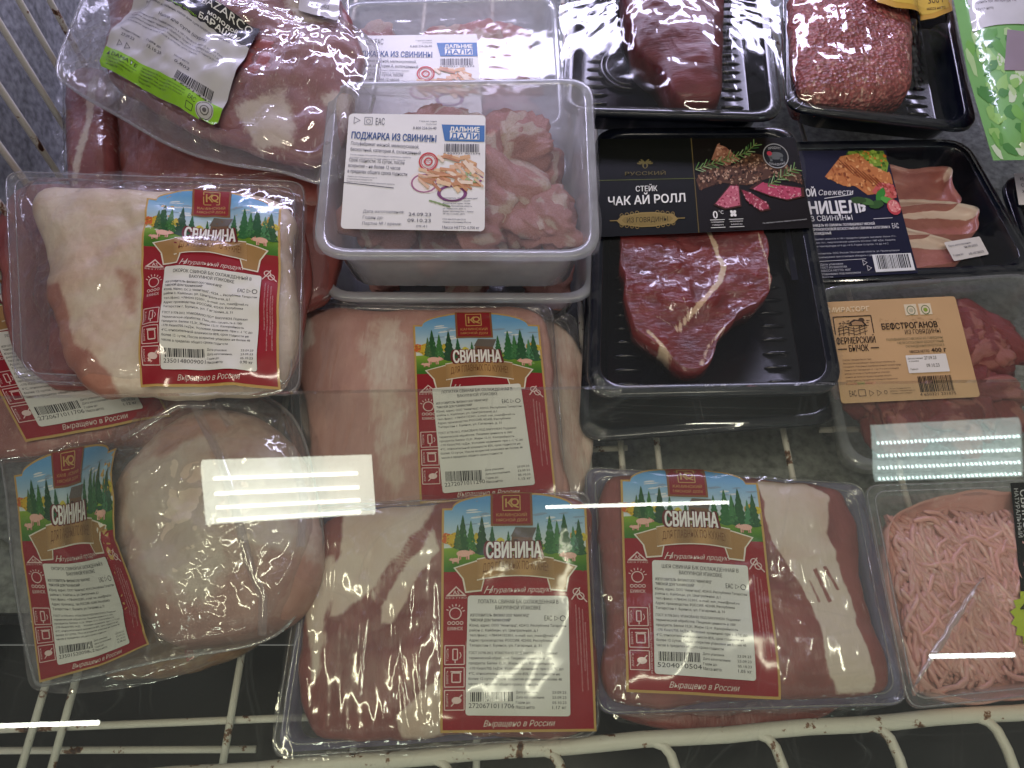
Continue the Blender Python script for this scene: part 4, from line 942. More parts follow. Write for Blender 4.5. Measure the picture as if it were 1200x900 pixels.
# ------------------------------------------------------------------ pork packs with the village label
def clear_tray(pk, depth, mat='clear_tray', rim=.008):
    r = min(pk.w, pk.h)*.07
    for ins, z, rr in ((rim*.15, .0004, .0005), (rim*.95, .0003, .0006)):
        P = pk.ring(ins, r, 8); V, F = tube([Vector((x, y, z)) for x, y in P+[P[0]]], rr, 6); mesh_obj('rim_line', V, F, M['rim'], pk.e)
    return loft(pk, [(.0, r, -.0006), (.0, r, -.0014), (rim, r, -.0016), (rim+.003, r, -.004), (rim+.007, r*1.1, -depth+.003), (rim+.012, r*1.1, -depth)], M[mat])
M['crease'] = film_mat('creased film', .0050, 90, .10, haze=.45, hazecol=(.85, .80, .78), base=.12)
M['rim'] = film_mat('pressed rim', .0006, 200, .12, haze=.30, hazecol=(.66, .66, .72), base=.10)
GP = 'pork packs with village labels'
rows4 = lambda TL, TR, BR, BL: [(0, BL, BR), (1, TL, TR)]

# pack of pale fat, raised on a stack
A = Pack('pork_pack', 'vacuum pork pack of one broad pale fat slab with village label, on a stack', 'meat pack', [(5, 200), (358, 212), (352, 464), (16, 447)], .112, (0, .05), GP)
clear_tray(A, .022)
meat(A, 'meat', [(26, 232), (40, 214), (75, 208), (165, 212), (320, 222), (338, 300), (332, 430), (250, 448), (140, 450), (96, 444), (70, 418), (56, 385), (52, 352), (42, 330), (46, 300), (34, 262)], .020, M['pork_fatty'], fat0=.64, lump=.42, p=4.5, seed=3, lscale=24,
     lean=[([(40, 320), (66, 335), (84, 400), (125, 435), (120, 455), (60, 430)], .004, 1), ([(140, 318), (165, 330), (160, 370), (148, 368)], .004, .35)], slope=(0, 0))
film(A, M['film_vac'])
art, bs = pork_art(('ОКОРОК СВИНОЙ Б/К ОХЛАЖДЕННЫЙ В', 'ВАКУУМНОЙ УПАКОВКЕ'), '2350148009001', '0.90 кг', stk=(17, 10, 86, 88.5, -.02))
lay_label(A, rows4((172, 232), (330, 243), (329, 457), (165, 454)), art, base=bs, h=.021)

# pack under it, of which the lower end of the label shows
A2 = Pack('pork_pack', 'vacuum pork pack lying under the pale fat slab, only its label foot showing', 'meat pack', [(-130, 330), (235, 320), (255, 520), (-60, 545)], .062, (0, 0), GP)
clear_tray(A2, .022)
meat(A2, 'meat', [(-110, 350), (60, 340), (215, 335), (235, 500), (100, 515), (-60, 520)], .012, M['pork'], fat0=.3, seed=5)
film(A2, M['film_vac'])
art, bs = pork_art(('ЛОПАТКА СВИНАЯ Б/К ОХЛАЖДЕННАЯ В', 'ВАКУУМНОЙ УПАКОВКЕ'), '2720671011706', '1.12 кг', stk=(14, 8, 86, 90, .0))
lay_label(A2, rows4((-60, 330), (108, 312), (200, 488), (30, 518)), art, base=bs, h=.013)

A1 = Pack('pork_pack', 'dark pork pack squeezed in the stack right below the pale fat slab', 'meat pack', [(2, 214), (350, 226), (345, 446), (18, 436)], .086)
meat(A1, 'meat', [(10, 226), (180, 224), (342, 234), (338, 434), (180, 436), (28, 430)], .003, M['pork_dark'], seed=7, p=8, depth=.014); film(A1, M['film_vac'])
# dark pack between the stack and the tub
A3 = Pack('pork_pack', 'dark red vacuum pack wedged beside the tub of diced pork', 'meat pack', [(200, 195), (392, 200), (388, 352), (210, 350)], .072)
clear_tray(A3, .020); meat(A3, 'meat', [(210, 205), (380, 208), (378, 340), (215, 338)], .012, M['pork_dark'], seed=8); film(A3, M['film_vac'])

# joint in a loose bag, label bent
BO = [(2, 520), (40, 505), (130, 497), (205, 440), (268, 446), (345, 490), (376, 600), (374, 660), (325, 745), (190, 775), (60, 803), (38, 790), (16, 680), (8, 590)]
B = Pack('pork_pack', 'lumpy pork joint in a creased loose bag with a bent village label', 'meat pack', [(2, 510), (345, 470), (370, 720), (38, 800)], .062, (.04, .06), GP)
B.skirt = 1.10; B.tent = 1.55
meat(B, 'meat', [(116, 560), (150, 512), (205, 468), (262, 464), (328, 500), (362, 590), (360, 665), (318, 724), (225, 746), (165, 740), (120, 650)], .036, M['joint'], depth=.020, p=3.0, lump=.26, seed=12, lscale=20, fnoise=.6, fat0=.52, ragged=.006,
     fat=[([(145, 545), (240, 500), (272, 570), (268, 660), (238, 708), (170, 670), (138, 600)], .014, .95), ([(270, 600), (325, 585), (352, 620), (335, 650), (280, 640)], .010, .9)],
     lean=[([(90, 712), (250, 712), (290, 665), (370, 655), (350, 760), (90, 780)], .012, .85), ([(185, 500), (240, 480), (262, 500), (220, 530), (180, 545)], .008, .5)])
film(B, M['film_bag'], BO, rings=80, seg=260, wr=.0032, pucker=.006)
bt = film_base = Star([B.loc(u, v) for u, v in BO]); X, Y, T = bt.grid(20, 120)
mesh_obj('bag_underside', np.stack([X, Y, -.024*np.sqrt(np.clip(1-T**3, 0, 1))-.0008], 1), ring_faces(20, 120), M['clear_tray'], B.e)
for k, pts in enumerate(([(205, 452), (222, 470), (240, 500), (262, 540), (282, 600), (292, 660), (306, 700), (300, 742)], [(130, 503), (165, 492), (205, 470), (250, 468), (270, 500)], [(338, 520), (352, 580), (350, 640)])):
    P = [B.loc(u, v, .03) for u, v in pts]; Pz = B.filmz([p[0] for p in P], [p[1] for p in P]); VV = []; FF = []        # folded ridges of the bag
    for i, (p, z) in enumerate(zip(P, Pz)):
        a = Vector(P[min(i+1, len(P)-1)])-Vector(P[max(i-1, 0)]); nx = Vector((-a.y, a.x)).normalized()*.0030
        VV += [(p[0]-nx.x, p[1]-nx.y, z+.0006), (p[0]-nx.x*.2, p[1]-nx.y*.2, z+.004), (p[0]+nx.x, p[1]+nx.y, z+.0006)]
        if i: b = 3*(i-1); FF += [(b, b+1, b+4, b+3), (b+1, b+2, b+5, b+4)]
    mesh_obj('film_fold', VV, FF, M['film_lamb'], B.e)
art, bs = pork_art(('ОКОРОК СВИНОЙ Б/К ОХЛАЖДЕННЫЙ В', 'ВАКУУМНОЙ УПАКОВКЕ'), '2350152009802', '0.98 кг', stk=(17, 9, 84, 88.5, .0))
Brows = [(0, (46, 800), (175, 755)), (.33, (36, 721), (165, 712)), (.52, (29, 672), (146, 664)), (.66, (25, 645), (134, 630)), (.80, (21, 600), (137, 590)), (1, (16, 557), (138, 526))]
lay_label(B, Brows, art, base=bs, h=.016, lmax=.004, up=.0034, bend=lambda a, b: .003*np.sin(b*9)*a)

# yellowish joint under the bag
B2 = Pack('pork_pack', 'yellowish pork piece in a dull bag lying under the lumpy joint', 'meat pack', [(60, 640), (370, 600), (352, 700), (85, 815)], .024, (0, 0), GP)
meat(B2, 'meat', [(110, 660), (250, 640), (350, 630), (345, 700), (260, 765), (150, 790), (105, 770)], .014, M['pork_yellow'], fat0=.5, depth=.018, seed=21, fat=[([(160, 740), (280, 720), (300, 750), (180, 785)], .006, .95)])
film(B2, M['film_bag'], [(40, 650), (200, 620), (372, 610), (356, 690), (280, 760), (180, 800), (60, 812), (30, 780)], wr=.001)
pr = Print(60, 12); pr.paper = '#d8d4cc'; pr.cur = 'lettering'; pr.rect(0, 0, 12, 12, RED, 2); pr.ring(6, 6, 4, 1, '#eccfcb', 3); pr.text('УПАКОВАНО ПОД ВАКУУМОМ', 14, 3, 4, '#3a3a3a', w=40)
lay_label(B2, rows4((216, 762), (262, 742), (264, 752), (219, 776)), pr, base=[(0, 0), (60, 0), (60, 12), (0, 12)], h=.014)

# middle pack on another one
C2 = Pack('pork_pack', 'vacuum pork pack underneath, only its fatty end beside the village label showing', 'meat pack', [(360, 372), (676, 366), (694, 596), (380, 610)], .024, (0, 0), GP)
clear_tray(C2, .018); meat(C2, 'meat', [(380, 385), (655, 376), (672, 585), (395, 590)], .006, M['pork_pale'], fat0=.55, seed=31, p=5); film(C2, M['film_vac'])
C = Pack('pork_pack', 'vacuum pork pack of pink meat with white streaks, between fat slab and steak tray', 'meat pack', [(330, 346), (648, 356), (668, 618), (352, 624)], .046, (0, .02), GP)
clear_tray(C, .018)
meat(C, 'meat', [(345, 365), (470, 358), (630, 362), (650, 480), (660, 600), (500, 612), (370, 610), (360, 500)], .012, M['pork_pale'], p=5, lump=.22, seed=33,
     fat0=.20, fat=[([(425, 370), (480, 362), (488, 480), (490, 590), (440, 600), (430, 500), (418, 430)], .018, .60), ([(345, 365), (362, 362), (372, 400), (352, 420)], .006, .7)], lean=[([(380, 500), (430, 510), (435, 545), (380, 560)], .008, .6)])
film(C, M['film_vac'])
art, bs = pork_art(('ЛОПАТКА СВИНАЯ Б/К ОХЛАЖДЕННАЯ В', 'ВАКУУМНОЙ УПАКОВКЕ'), '2272071011290', '1.15 кг', stk=(15, 8, 83, 94, .05))
lay_label(C, rows4((484, 381), (632, 381), (652, 584), (492, 590)), art, base=bs, h=.013)

D = Pack('pork_pack', 'vacuum pork shoulder of red meat with diagonal white fat bands, against front rail', 'meat pack', [(362, 592), (692, 574), (704, 864), (316, 890)], .047, (0, .13), GP)
clear_tray(D, .022)
loft(D, [(.0035, .012, -.0024), (.0085, .012, -.0030), (.0110, .012, -.0215)], M['violet_reflection'], 'tray_edge', close=False)  # extra band along the tray edge, carries the painted violet reflection
meat(D, 'meat', [(372, 625), (410, 596), (520, 586), (680, 584), (690, 700), (694, 850), (560, 862), (420, 868), (362, 862), (348, 820), (352, 720)], .014, M['pork_dark'], p=6, lump=.22, seed=41, fat0=.10, depth=.020,
     fat=[([(398, 592), (508, 586), (502, 608), (480, 632), (444, 680), (426, 706), (396, 724), (382, 728), (388, 690), (398, 640)], .005, .95), ([(508, 622), (516, 645), (490, 675), (478, 700), (460, 735), (446, 732), (445, 712), (470, 672)], .0035, .85),
          ([(352, 655), (392, 648), (398, 690), (384, 725), (378, 780), (366, 800), (356, 740)], .005, .8), ([(518, 796), (486, 816), (466, 838), (468, 866), (520, 866)], .004, .9), ([(497, 612), (505, 624), (440, 710), (425, 700)], .004, .42)])
film(D, M['film_vac'])
art, bs = pork_art(('ЛОПАТКА СВИНАЯ Б/К ОХЛАЖДЕННАЯ В', 'ВАКУУМНОЙ УПАКОВКЕ'), '2720671011706', '1.17 кг')
lay_label(D, rows4((518, 596), (687, 594), (699, 857), (516, 859)), art, base=bs, h=.015)

E2 = Pack('pork_pack', 'red vacuum meat pack almost hidden below the pork neck pack at the rail', 'meat pack', [(712, 600), (1000, 610), (1024, 836), (716, 848)], .018, (0, 0), GP)
meat(E2, 'meat', [(722, 620), (960, 622), (990, 822), (730, 836)], .004, M['pork_dark'], seed=51, p=6, depth=.012); film(E2, M['film_vac'])
Ep = Pack('pork_pack', 'vacuum pork neck pack with one broad white fat band and tray edge tinted with painted violet reflection', 'meat pack', [(684, 546), (1012, 566), (1066, 826), (700, 838)], .040, (0, 0), GP)
clear_tray(Ep, .016)
loft(Ep, [(.0005, .012, -.0022), (.0085, .012, -.0030), (.0110, .012, -.0155)], M['violet_reflection'], 'tray_edge', close=False)  # same band again: reflected violet light put into the plastic's colour
meat(Ep, 'meat', [(706, 566), (800, 556), (960, 562), (1000, 590), (1020, 700), (1040, 805), (900, 814), (722, 816), (712, 700)], .013, M['pork_dark'], p=6, lump=.2, seed=55, fat0=.14, depth=.015,
     fat=[([(888, 563), (945, 563), (972, 580), (968, 625), (985, 670), (1005, 730), (1028, 798), (1024, 812), (984, 812), (970, 780), (950, 710), (920, 660), (900, 625), (893, 590)], .0034, 1)], rings=84, seg=280,
     lean=[([(950, 668), (956, 666), (976, 706), (970, 708)], .0012, .75), ([(962, 664), (967, 664), (985, 692), (980, 694)], .0012, .7), ([(945, 680), (949, 680), (962, 706), (958, 708)], .001, .6)])
film(Ep, M['film_vac'])
art, bs = pork_art(('ШЕЯ СВИНАЯ Б/К ОХЛАЖДЕННАЯ В', 'ВАКУУМНОЙ УПАКОВКЕ'), '5204010504', '1.05 кг', stk=(19, 11, 85, 88.5, -.02))
lay_label(Ep, rows4((727, 562), (888, 566), (915, 820), (734, 811)), art, base=bs, h=.014)

def bag_edge(pk, outline, r=.0011):
    st = Star([pk.loc(u, v) for u, v in outline]); th = np.linspace(-math.pi, math.pi, 160); rr = st.rad(th)*.993
    V, F = tube([Vector((st.c[0]+a*math.cos(t), st.c[1]+a*math.sin(t), .0006)) for a, t in zip(rr, th)], r, 6); return mesh_obj('seal_edge', V, F, M['rim'], pk.e)
bag_edge(B, BO)
# ------------------------------------------------------------------ lamb bag and the joints under it
N1 = Pack('pork_pack', 'narrow red pork joint in clear film standing by the wire side panel', 'meat pack', [(70, 70), (132, 74), (130, 225), (72, 222)], .085)
meat(N1, 'meat', [(78, 75), (124, 78), (128, 150), (124, 222), (80, 220), (72, 150)], .016, M['lamb'], fat0=.25, seed=61, depth=.03, fatlines=[([(85, 210), (104, 150), (112, 90)], .004, .004, .8)]); film(N1, M['film_vac'], wr=.0012)
N2 = Pack('pork_pack', 'reddish pork joint in clear film lying under the lamb bag', 'meat pack', [(138, 60), (400, 60), (395, 228), (140, 228)], .075)
meat(N2, 'meat', [(142, 70), (270, 66), (385, 70), (388, 220), (260, 222), (145, 220)], .022, M['pork_dark'], fat0=.15, seed=63, depth=.03); film(N2, M['film_vac'], wr=.0012)

LO = [(110, -70), (95, 0), (66, 78), (86, 106), (140, 138), (200, 172), (260, 192), (330, 203), (385, 216), (420, 180), (445, 90), (440, 50), (410, 25), (395, -70), (250, -90)]
Lb = Pack('lamb_pack', 'crumpled vacuum bag of lamb on the bone with black and green label', 'meat pack', [(60, -60), (420, -70), (430, 190), (90, 170)], .128, (.02, .06))
Lb.skirt = 1.10; Lb.tent = 1.35
meat(Lb, 'meat', [(130, -55), (250, -70), (370, -50), (418, 40), (408, 110), (375, 170), (290, 160), (205, 128), (118, 70), (118, 0)], .022, M['lamb'], depth=.010, p=2.6, lump=.50, seed=71, lscale=26, fat0=.28,
     fat=[([(270, 120), (340, 100), (345, 160), (290, 165)], .008, .8), ([(150, 120), (240, 150), (260, 170), (190, 150)], .006, .75), ([(330, 0), (380, -10), (400, 20), (350, 30)], .006, .7), ([(370, 110), (415, 90), (400, 140)], .006, .7)])
film(Lb, M['film_lamb'], LO, rings=90, seg=280, wr=.0032, pucker=.006)
X, Y, T = Star([Lb.loc(u, v) for u, v in LO]).grid(14, 120)
mesh_obj('bag_underside', np.stack([X, Y, -.024*np.sqrt(np.clip(1-T**3, 0, 1))-.001], 1), ring_faces(14, 120), M['clear_tray'], Lb.e)
bag_edge(Lb, LO, .0016)
art, bs = lamb_art()
lay_label(Lb, rows4((169, -38), (304, 32), (251, 147), (116, 77)), art, base=bs, h=.026, inkmat=M['ink_lamb'], up=.0038, lmax=.004, bend=lambda a, b: .0010*np.sin(a*11+b*7)+.0008*np.sin(b*17))

pr = Print(50, 40); pr.paper = '#b9b4bc'; pr.cur = 'lettering'; pr.text('Масса нетто:', 8, 22, 5, '#3a3840', w=34); pr.text('0,802', 22, 12, 5, '#3a3840', w=16)
lay_label(Lb, rows4((352, -26), (398, -14), (396, 24), (350, 12)), pr, name='weight_sticker', base=[(0, 0), (50, 0), (50, 40), (0, 40)], h=.02, inkmat=M['ink_lamb'], up=.0038, lmax=.004)
# ------------------------------------------------------------------ tubs of diced pork
_blob = {}
def lump(pk, name, c, size, rotz, mat, seed, tilt=0):
    """one piece of cut meat: an uneven closed solid"""
    k = seed % 7
    if k not in _blob:
        n, m_ = 40, 24; V = []; F = []
        for i in range(m_+1):
            ph = math.pi*i/m_
            for j in range(n):
                th = 2*math.pi*j/n; V.append((math.sin(ph)*math.cos(th), math.sin(ph)*math.sin(th), math.cos(ph)))
        for i in range(m_):
            for j in range(n): F.append((i*n+j, (i+1)*n+j, (i+1)*n+(j+1) % n, i*n+(j+1) % n))
        V = np.array(V); V = np.sign(V)*np.abs(V)**.8
        r = 1+(fbm(V[:, 0]*1.3+V[:, 2]*.9, V[:, 1]*1.3-V[:, 2]*.7, 80+k, 4)-.47)*1.25+(ridge(V[:, 0]*1.6+V[:, 2], V[:, 1]*3.2-V[:, 2], 90+k, 3)-.45)*.16
        A = sst(.42, .62, fbm(V[:, 0]*1.1+k, V[:, 1]*2.1+V[:, 2], 100+k, 3))*.8
        me = mesh_obj(name, V*r[:, None], F, mat, attrs={'fat': A}); _blob[k] = me.data; bpy.data.objects.remove(me)
    me = _blob[k]
    o = bpy.data.objects.new(name, me); COL.objects.link(o); o.parent = pk.e; o.location = c; o.scale = size; o.rotation_euler = (tilt, tilt*.6, rotz)
    if me.materials[0] != mat:
        o.material_slots[0].link = 'OBJECT'; o.material_slots[0].material = mat
    return o
def tub(name, label, quad, z, depth, mat, n, meatmat, seed, group=None, size=.020, cat='meat tub', fill=.55, rim=.007, elong=1.4, tilt=(0, 0), marg=1.0):
    pk = Pack(name, label, cat, quad, z, tilt, group); r = .026
    loft(pk, [(.0005, r, -.0050), (.0, r, -.0004), (.0012, r, .0004), (rim, r*.85, .0004), (rim+.001, r*.8, -.0025), (rim+.0035, r*.8, -.010), (rim+.010, r*.9, -depth+.004), (rim+.014, r*.9, -depth)], M[mat], 'tub')
    rd = random.Random(seed); ia, ib = (rim+.022)/pk.w, (rim+.022)/pk.h
    for k in range(n):
        f = marg*(1.7 if k <= n*.4 else 1.15); x, y = pk.corner(rd.uniform(ia*f, 1-ia*f), rd.uniform(ib*f, 1-ib*f)); s = size*rd.uniform(.75, 1.15)
        hz = -depth*(1-fill)+rd.uniform(-.004, .006) if k > n*.4 else -depth*.72
        lump(pk, 'meat_piece', (x, y, min(hz, -s*.62*1.35-.002)), (s*elong*rd.uniform(.8, 1.2), s, s*.62), rd.uniform(0, 6.3), meatmat, seed+k, rd.uniform(-.25, .25))
    return pk
GT = 'milky tubs of diced pork'
T0 = tub('pork_tub', 'milky tub of diced pork underneath its twin, only its front edge showing', [(392, 150), (688, 148), (700, 352), (374, 350)], .072, .058, 'milky', 22, M['chunk'], 300, GT, .017, fill=.45)
T1 = tub('pork_tub', 'milky plastic tub of diced pork with white and blue label, topmost of its stack', [(386, 96), (694, 91), (704, 302), (366, 300)], .135, .060, 'milky', 40, M['chunk'], 320, GT, .026, fill=.76, elong=1.25)
film(T1, M['film_tub'], wr=.0003, name='lid_film')
art, bs = podzharka_art()
lay_label(T1, rows4((409, 133), (569, 135), (568, 271), (399, 268)), art, base=bs, h=.001, inkmat=M['ink_matt'])
T2 = tub('pork_tub', 'milky tub of diced pork behind the stacked pair, its label half hidden', [(400, 2), (652, -6), (664, 150), (384, 152)], .066, .056, 'milky', 34, M['chunk'], 340, GT, .026, fill=.74, elong=1.25)
film(T2, M['film_tub'], wr=.0003, name='lid_film')
lay_label(T2, rows4((410, 42), (559, 40), (566, 152), (402, 152)), art, base=bs, h=.001, inkmat=M['ink_matt'])

# ------------------------------------------------------------------ black trays
def black_tray(pk, depth=.030, rim=.009, ribs=True, bars=True):
    r = .024
    t = loft(pk, [(.0, r, -.0060), (.0, r, -.0006), (.0012, r, 0), (rim, r*.85, 0), (rim+.0008, r*.85, -.0012), (rim+.002, r*.85, -.008), (rim+.008, r*.9, -depth+.002), (rim+.010, r*.9, -depth)], M['black_tray'])
    if ribs:
        V, F = tube([(-.011+.022*k/5, 0, 0) for k in range(6)], [.0004, .0018, .0020, .0020, .0018, .0004], 8)
        src = mesh_obj('rib', V, F, M['black_tray'], t); first = True
        ia, ib = (rim+.026)/pk.w, (rim+.02)/pk.h; n = max(5, int(pk.h*(1-2*ib)/.0125))
        for sx in (ia, 1-ia):
            for k in range(n):
                x, y = pk.corner(sx, ib+(1-2*ib)*k/(n-1))
                if first: src.location = (x, y, -depth+.0004); first = False
                else: share(src, 'rib', t, (x, y, -depth+.0004))
        if bars:
            V, F = tube([pk.corner(.2+.6*k/8, (rim+.013)/pk.h)+(-depth+.002,) for k in range(9)], .0016, 8); mesh_obj('ridge', V, F, M['black_tray'], t)
    return t
def seal_edge(pk, mat='film_skin', seed=0):
    """the ragged trimmed edge of the lid film along the rim"""
    P = pk.ring(-.0008, .024, 40); rd = random.Random(seed); V = []; F = []; n = len(P)
    Q = pk.ring(.0065, .021, 40)
    for k in range(n): j = rd.uniform(0, .0014); V += [(P[k][0]*(1+j*3), P[k][1]*(1+j*3), -.0012+rd.uniform(-.001, .0008)), (Q[k][0], Q[k][1], .0011+rd.uniform(0, .0008))]
    for k in range(n): F.append((2*k, 2*((k+1) % n), 2*((k+1) % n)+1, 2*k+1))
    return mesh_obj('seal_edge', V, F, M[mat], pk.e)
GB = 'black trays of beef'
S2 = Pack('steak_tray', 'black tray underneath the steak tray, only its front edge showing', 'meat tray', [(694, 190), (930, 188), (992, 492), (678, 516)], .036, (0, 0), GB)
black_tray(S2, .030); film(S2, M['film_flat'], wr=.0004, name='lid_film'); seal_edge(S2, seed=3)
S = Pack('steak_tray', 'black tray of one raw beef steak behind a black picture label', 'meat tray', [(698, 150), (930, 148), (990, 458), (688, 464)], .074, (0, 0), GB)
black_tray(S, .034); seal_edge(S, seed=1)
st = meat(S, 'steak', [(735, 240), (810, 225), (880, 235), (896, 280), (903, 332), (890, 352), (858, 376), (842, 394), (834, 420), (812, 434), (794, 428), (766, 404), (742, 376), (730, 320)], .020, M['beef'], base=-.022, depth=.032, p=4, lump=.30, seed=81, fat0=.06, film=False, ragged=.018, lscale=40,
     fatlines=[([(828, 262), (838, 285), (848, 312), (843, 332), (825, 352), (812, 366), (795, 384)], .0022, .0016, .98), ([(760, 390), (772, 402), (790, 428)], .0016, .0016, .8), ([(822, 428), (830, 405), (848, 385)], .0012, .0014, .8), ([(888, 275), (900, 310), (902, 340)], .001, .001, .7), ([(795, 384), (770, 372)], .0010, .001, .6), ([(745, 300), (775, 318), (800, 350), (806, 372)], .0005, .0008, .55), ([(850, 330), (872, 322), (898, 318)], .0005, .0008, .5), ([(760, 345), (790, 352), (820, 356)], .0005, .0008, .5), ([(858, 280), (870, 310), (860, 350)], .0004, .0008, .45)])
film(S, M['film_flat'], wr=.0004, name='lid_film')
art, bs = steak_art()
lay_label(S, rows4((703, 163), (931, 161), (953, 267), (700, 278)), art, base=bs, h=.001, inkmat=M['ink_sleeve'], up=.0022)

T3 = Pack('beef_tray', 'black tray of a dark beef fillet piece under wrinkled film', 'meat tray', [(676, -130), (884, -130), (918, 138), (657, 130)], .098, (0, 0), GB)
black_tray(T3, .036); seal_edge(T3, seed=5)
meat(T3, 'meat', [(738, -60), (840, -60), (850, 20), (849, 60), (846, 100), (815, 108), (792, 102), (775, 70), (742, 35)], 0.018, M['fillet'], base=-.004, depth=.036, p=3.6, lump=.25, seed=91, fat0=.08, lscale=25)
T3.mounds[-1].H += .001; film(T3, M['film_skin'], wr=.0014, name='skin_film', flat=.04, pucker=.0012)
for k, (r, z) in enumerate(((.026, -.0335), (.021, -.0335))):
    c = T3.loc(735, 75, -.03); V, F = tube([(c[0]+r*math.cos(a), c[1]+r*1.3*math.sin(a), z) for a in np.linspace(R(100), R(285), 16)], .0014, 8); mesh_obj('ridge', V, F, M['black_tray'], T3.e)
T4 = Pack('burger_tray', 'black tray of one rounded square ground beef patty with golden sticker', 'meat tray', [(916, -120), (1090, -120), (1147, 152), (922, 126)], .078, (0, 0), GB)
black_tray(T4, .034); seal_edge(T4, seed=7)
meat(T4, 'patty', [(928, 10), (940, -20), (1055, -24), (1072, 10), (1074, 80), (1060, 100), (1000, 106), (952, 102), (936, 84)], .024, M['burger'], base=-.006, depth=.032, p=5, lump=.12, seed=95, lscale=35, fat0=.30, rings=60, seg=200)
film(T4, M['film_skin'], wr=.0008, name='skin_film', flat=.04, pucker=.0008)
pr = Print(100, 60); pr.paper = '#c89a30'; rd = pr.rnd
bs = [(0, 14), (12, 6), (30, 1.5), (55, 0), (80, 1), (100, 5), (100, 60), (0, 60)]
pr.cur = 'picture'; pr.poly([(4, 16), (14, 9), (32, 5), (55, 3.5), (78, 4.5), (96, 8), (96, 56), (4, 56)], '#d8b440', 2)
pr.ell(38, 34, 24, 22, '#a84a2c', 3, 0, 18, .1); pr.speckle([(18, 18), (58, 18), (58, 54), (18, 54)], 60, ('#c8643a', '#8a3420', '#d88a50', '#f0d080'), 1.5, 4, 4); pr.cur = 'lettering'; pr.text('300 г', 74, 12, 5, '#3a2410', w=18, layer=5); pr.text('масса нетто', 72, 7, 2.5, '#3a2410', w=20, layer=5)
lay_label(T4, rows4((1008, -62), (1110, -64), (1117, 20), (1016, 14)), pr, base=bs, h=.006, up=.006)
# schnitzel tray
Z = Pack('schnitzel_tray', 'dark tray of three pale pork slices with navy schnitzel label', 'meat tray', [(896, 166), (1132, 162), (1222, 318), (926, 330)], .056, (0, 0))
black_tray(Z, .034, ribs=False); seal_edge(Z, seed=9)
def slice_(ol, fl, zb, seed): return meat(Z, 'slice', ol, .004, M['pork'], base=zb, depth=.032, p=8, lump=.2, seed=seed, fat0=.12, film=False, fat=[(fl, .0025, .95)], rings=30, seg=110)
slice_([(1030, 206), (1060, 210), (1105, 207), (1108, 226), (1118, 248), (1080, 250), (1040, 250)], [(1105, 205), (1120, 222), (1112, 226), (1106, 216)], -.020, 101)
slice_([(1040, 245), (1090, 243), (1138, 250), (1140, 264), (1136, 280), (1090, 282), (1050, 280)], [(1035, 240), (1090, 240), (1145, 248), (1142, 258), (1090, 254), (1040, 256)], -.015, 103)
slice_([(1048, 272), (1070, 274), (1120, 290), (1122, 308), (1080, 316), (1060, 314)], [(1040, 268), (1070, 270), (1122, 288), (1100, 292), (1060, 288)], -.010, 105)
film(Z, M['film_flat'], wr=.0005, name='lid_film')
art, bs = schnitzel_art()
lay_label(Z, rows4((906, 177), (1038, 176), (1076, 320), (928, 328)), art, base=bs, h=.001, inkmat=M['ink_sleeve'])
pr = Print(54, 28); pr.paper = '#d6d0cc'; pr.cur = 'lettering'; pr.text('Дата изготовления:', 3, 20, 2.6, '#44404a', w=34); pr.text('28.09.2023', 24, 14.5, 3.2, '#44404a', w=20); pr.text('Годен до:', 3, 6, 2.6, '#44404a', w=15); pr.text('10.10.2023', 26, 4, 3.2, '#44404a', w=22)
lay_label(Z, rows4((1106, 284), (1148, 277), (1159, 298), (1118, 306)), pr, name='date_sticker', base=rrect2(0, 0, 54, 28, 2), h=.001, inkmat=M['ink_matt'], up=.0016)
# tray at the far side
Nn = Pack('schnitzel_tray', 'black tray with a plain white label peeping out beyond the schnitzel tray', 'meat tray', [(1172, 205), (1330, 205), (1380, 330), (1215, 330)], .050)
black_tray(Nn, .030, ribs=False); film(Nn, M['film_flat'], wr=.0005, name='lid_film')
pr = Print(60, 50); pr.paper = '#dcd6d4'; pr.cur = 'lettering'; pr.para(['Изготовитель Россия', 'Состав свинина', 'Хранить в холоде'], 5, 55, 38, 10, 5, '#4a4650')
lay_label(Nn, rows4((1188, 203), (1260, 203), (1266, 240), (1194, 240)), pr, base=[(0, 0), (60, 0), (60, 50), (0, 50)], h=.001, inkmat=M['ink_matt'])

# ------------------------------------------------------------------ beef strips tub
G = tub('beef_tub', 'clear tub of dark beef strips with a brown paper label', [(950, 336), (1218, 318), (1275, 546), (990, 550)], .058, .050, 'milky2', 70, M['beef_strip'], 400, None, .018, fill=.80, elong=1.6, marg=1.35)
film(G, M['film_flat'], wr=.0007, name='lid_film')
art, bs = stroganoff_art()
lay_label(G, rows4((968, 354), (1119, 347), (1149, 465), (986, 473)), art, base=bs, h=.001, inkmat=M['ink_matt'])

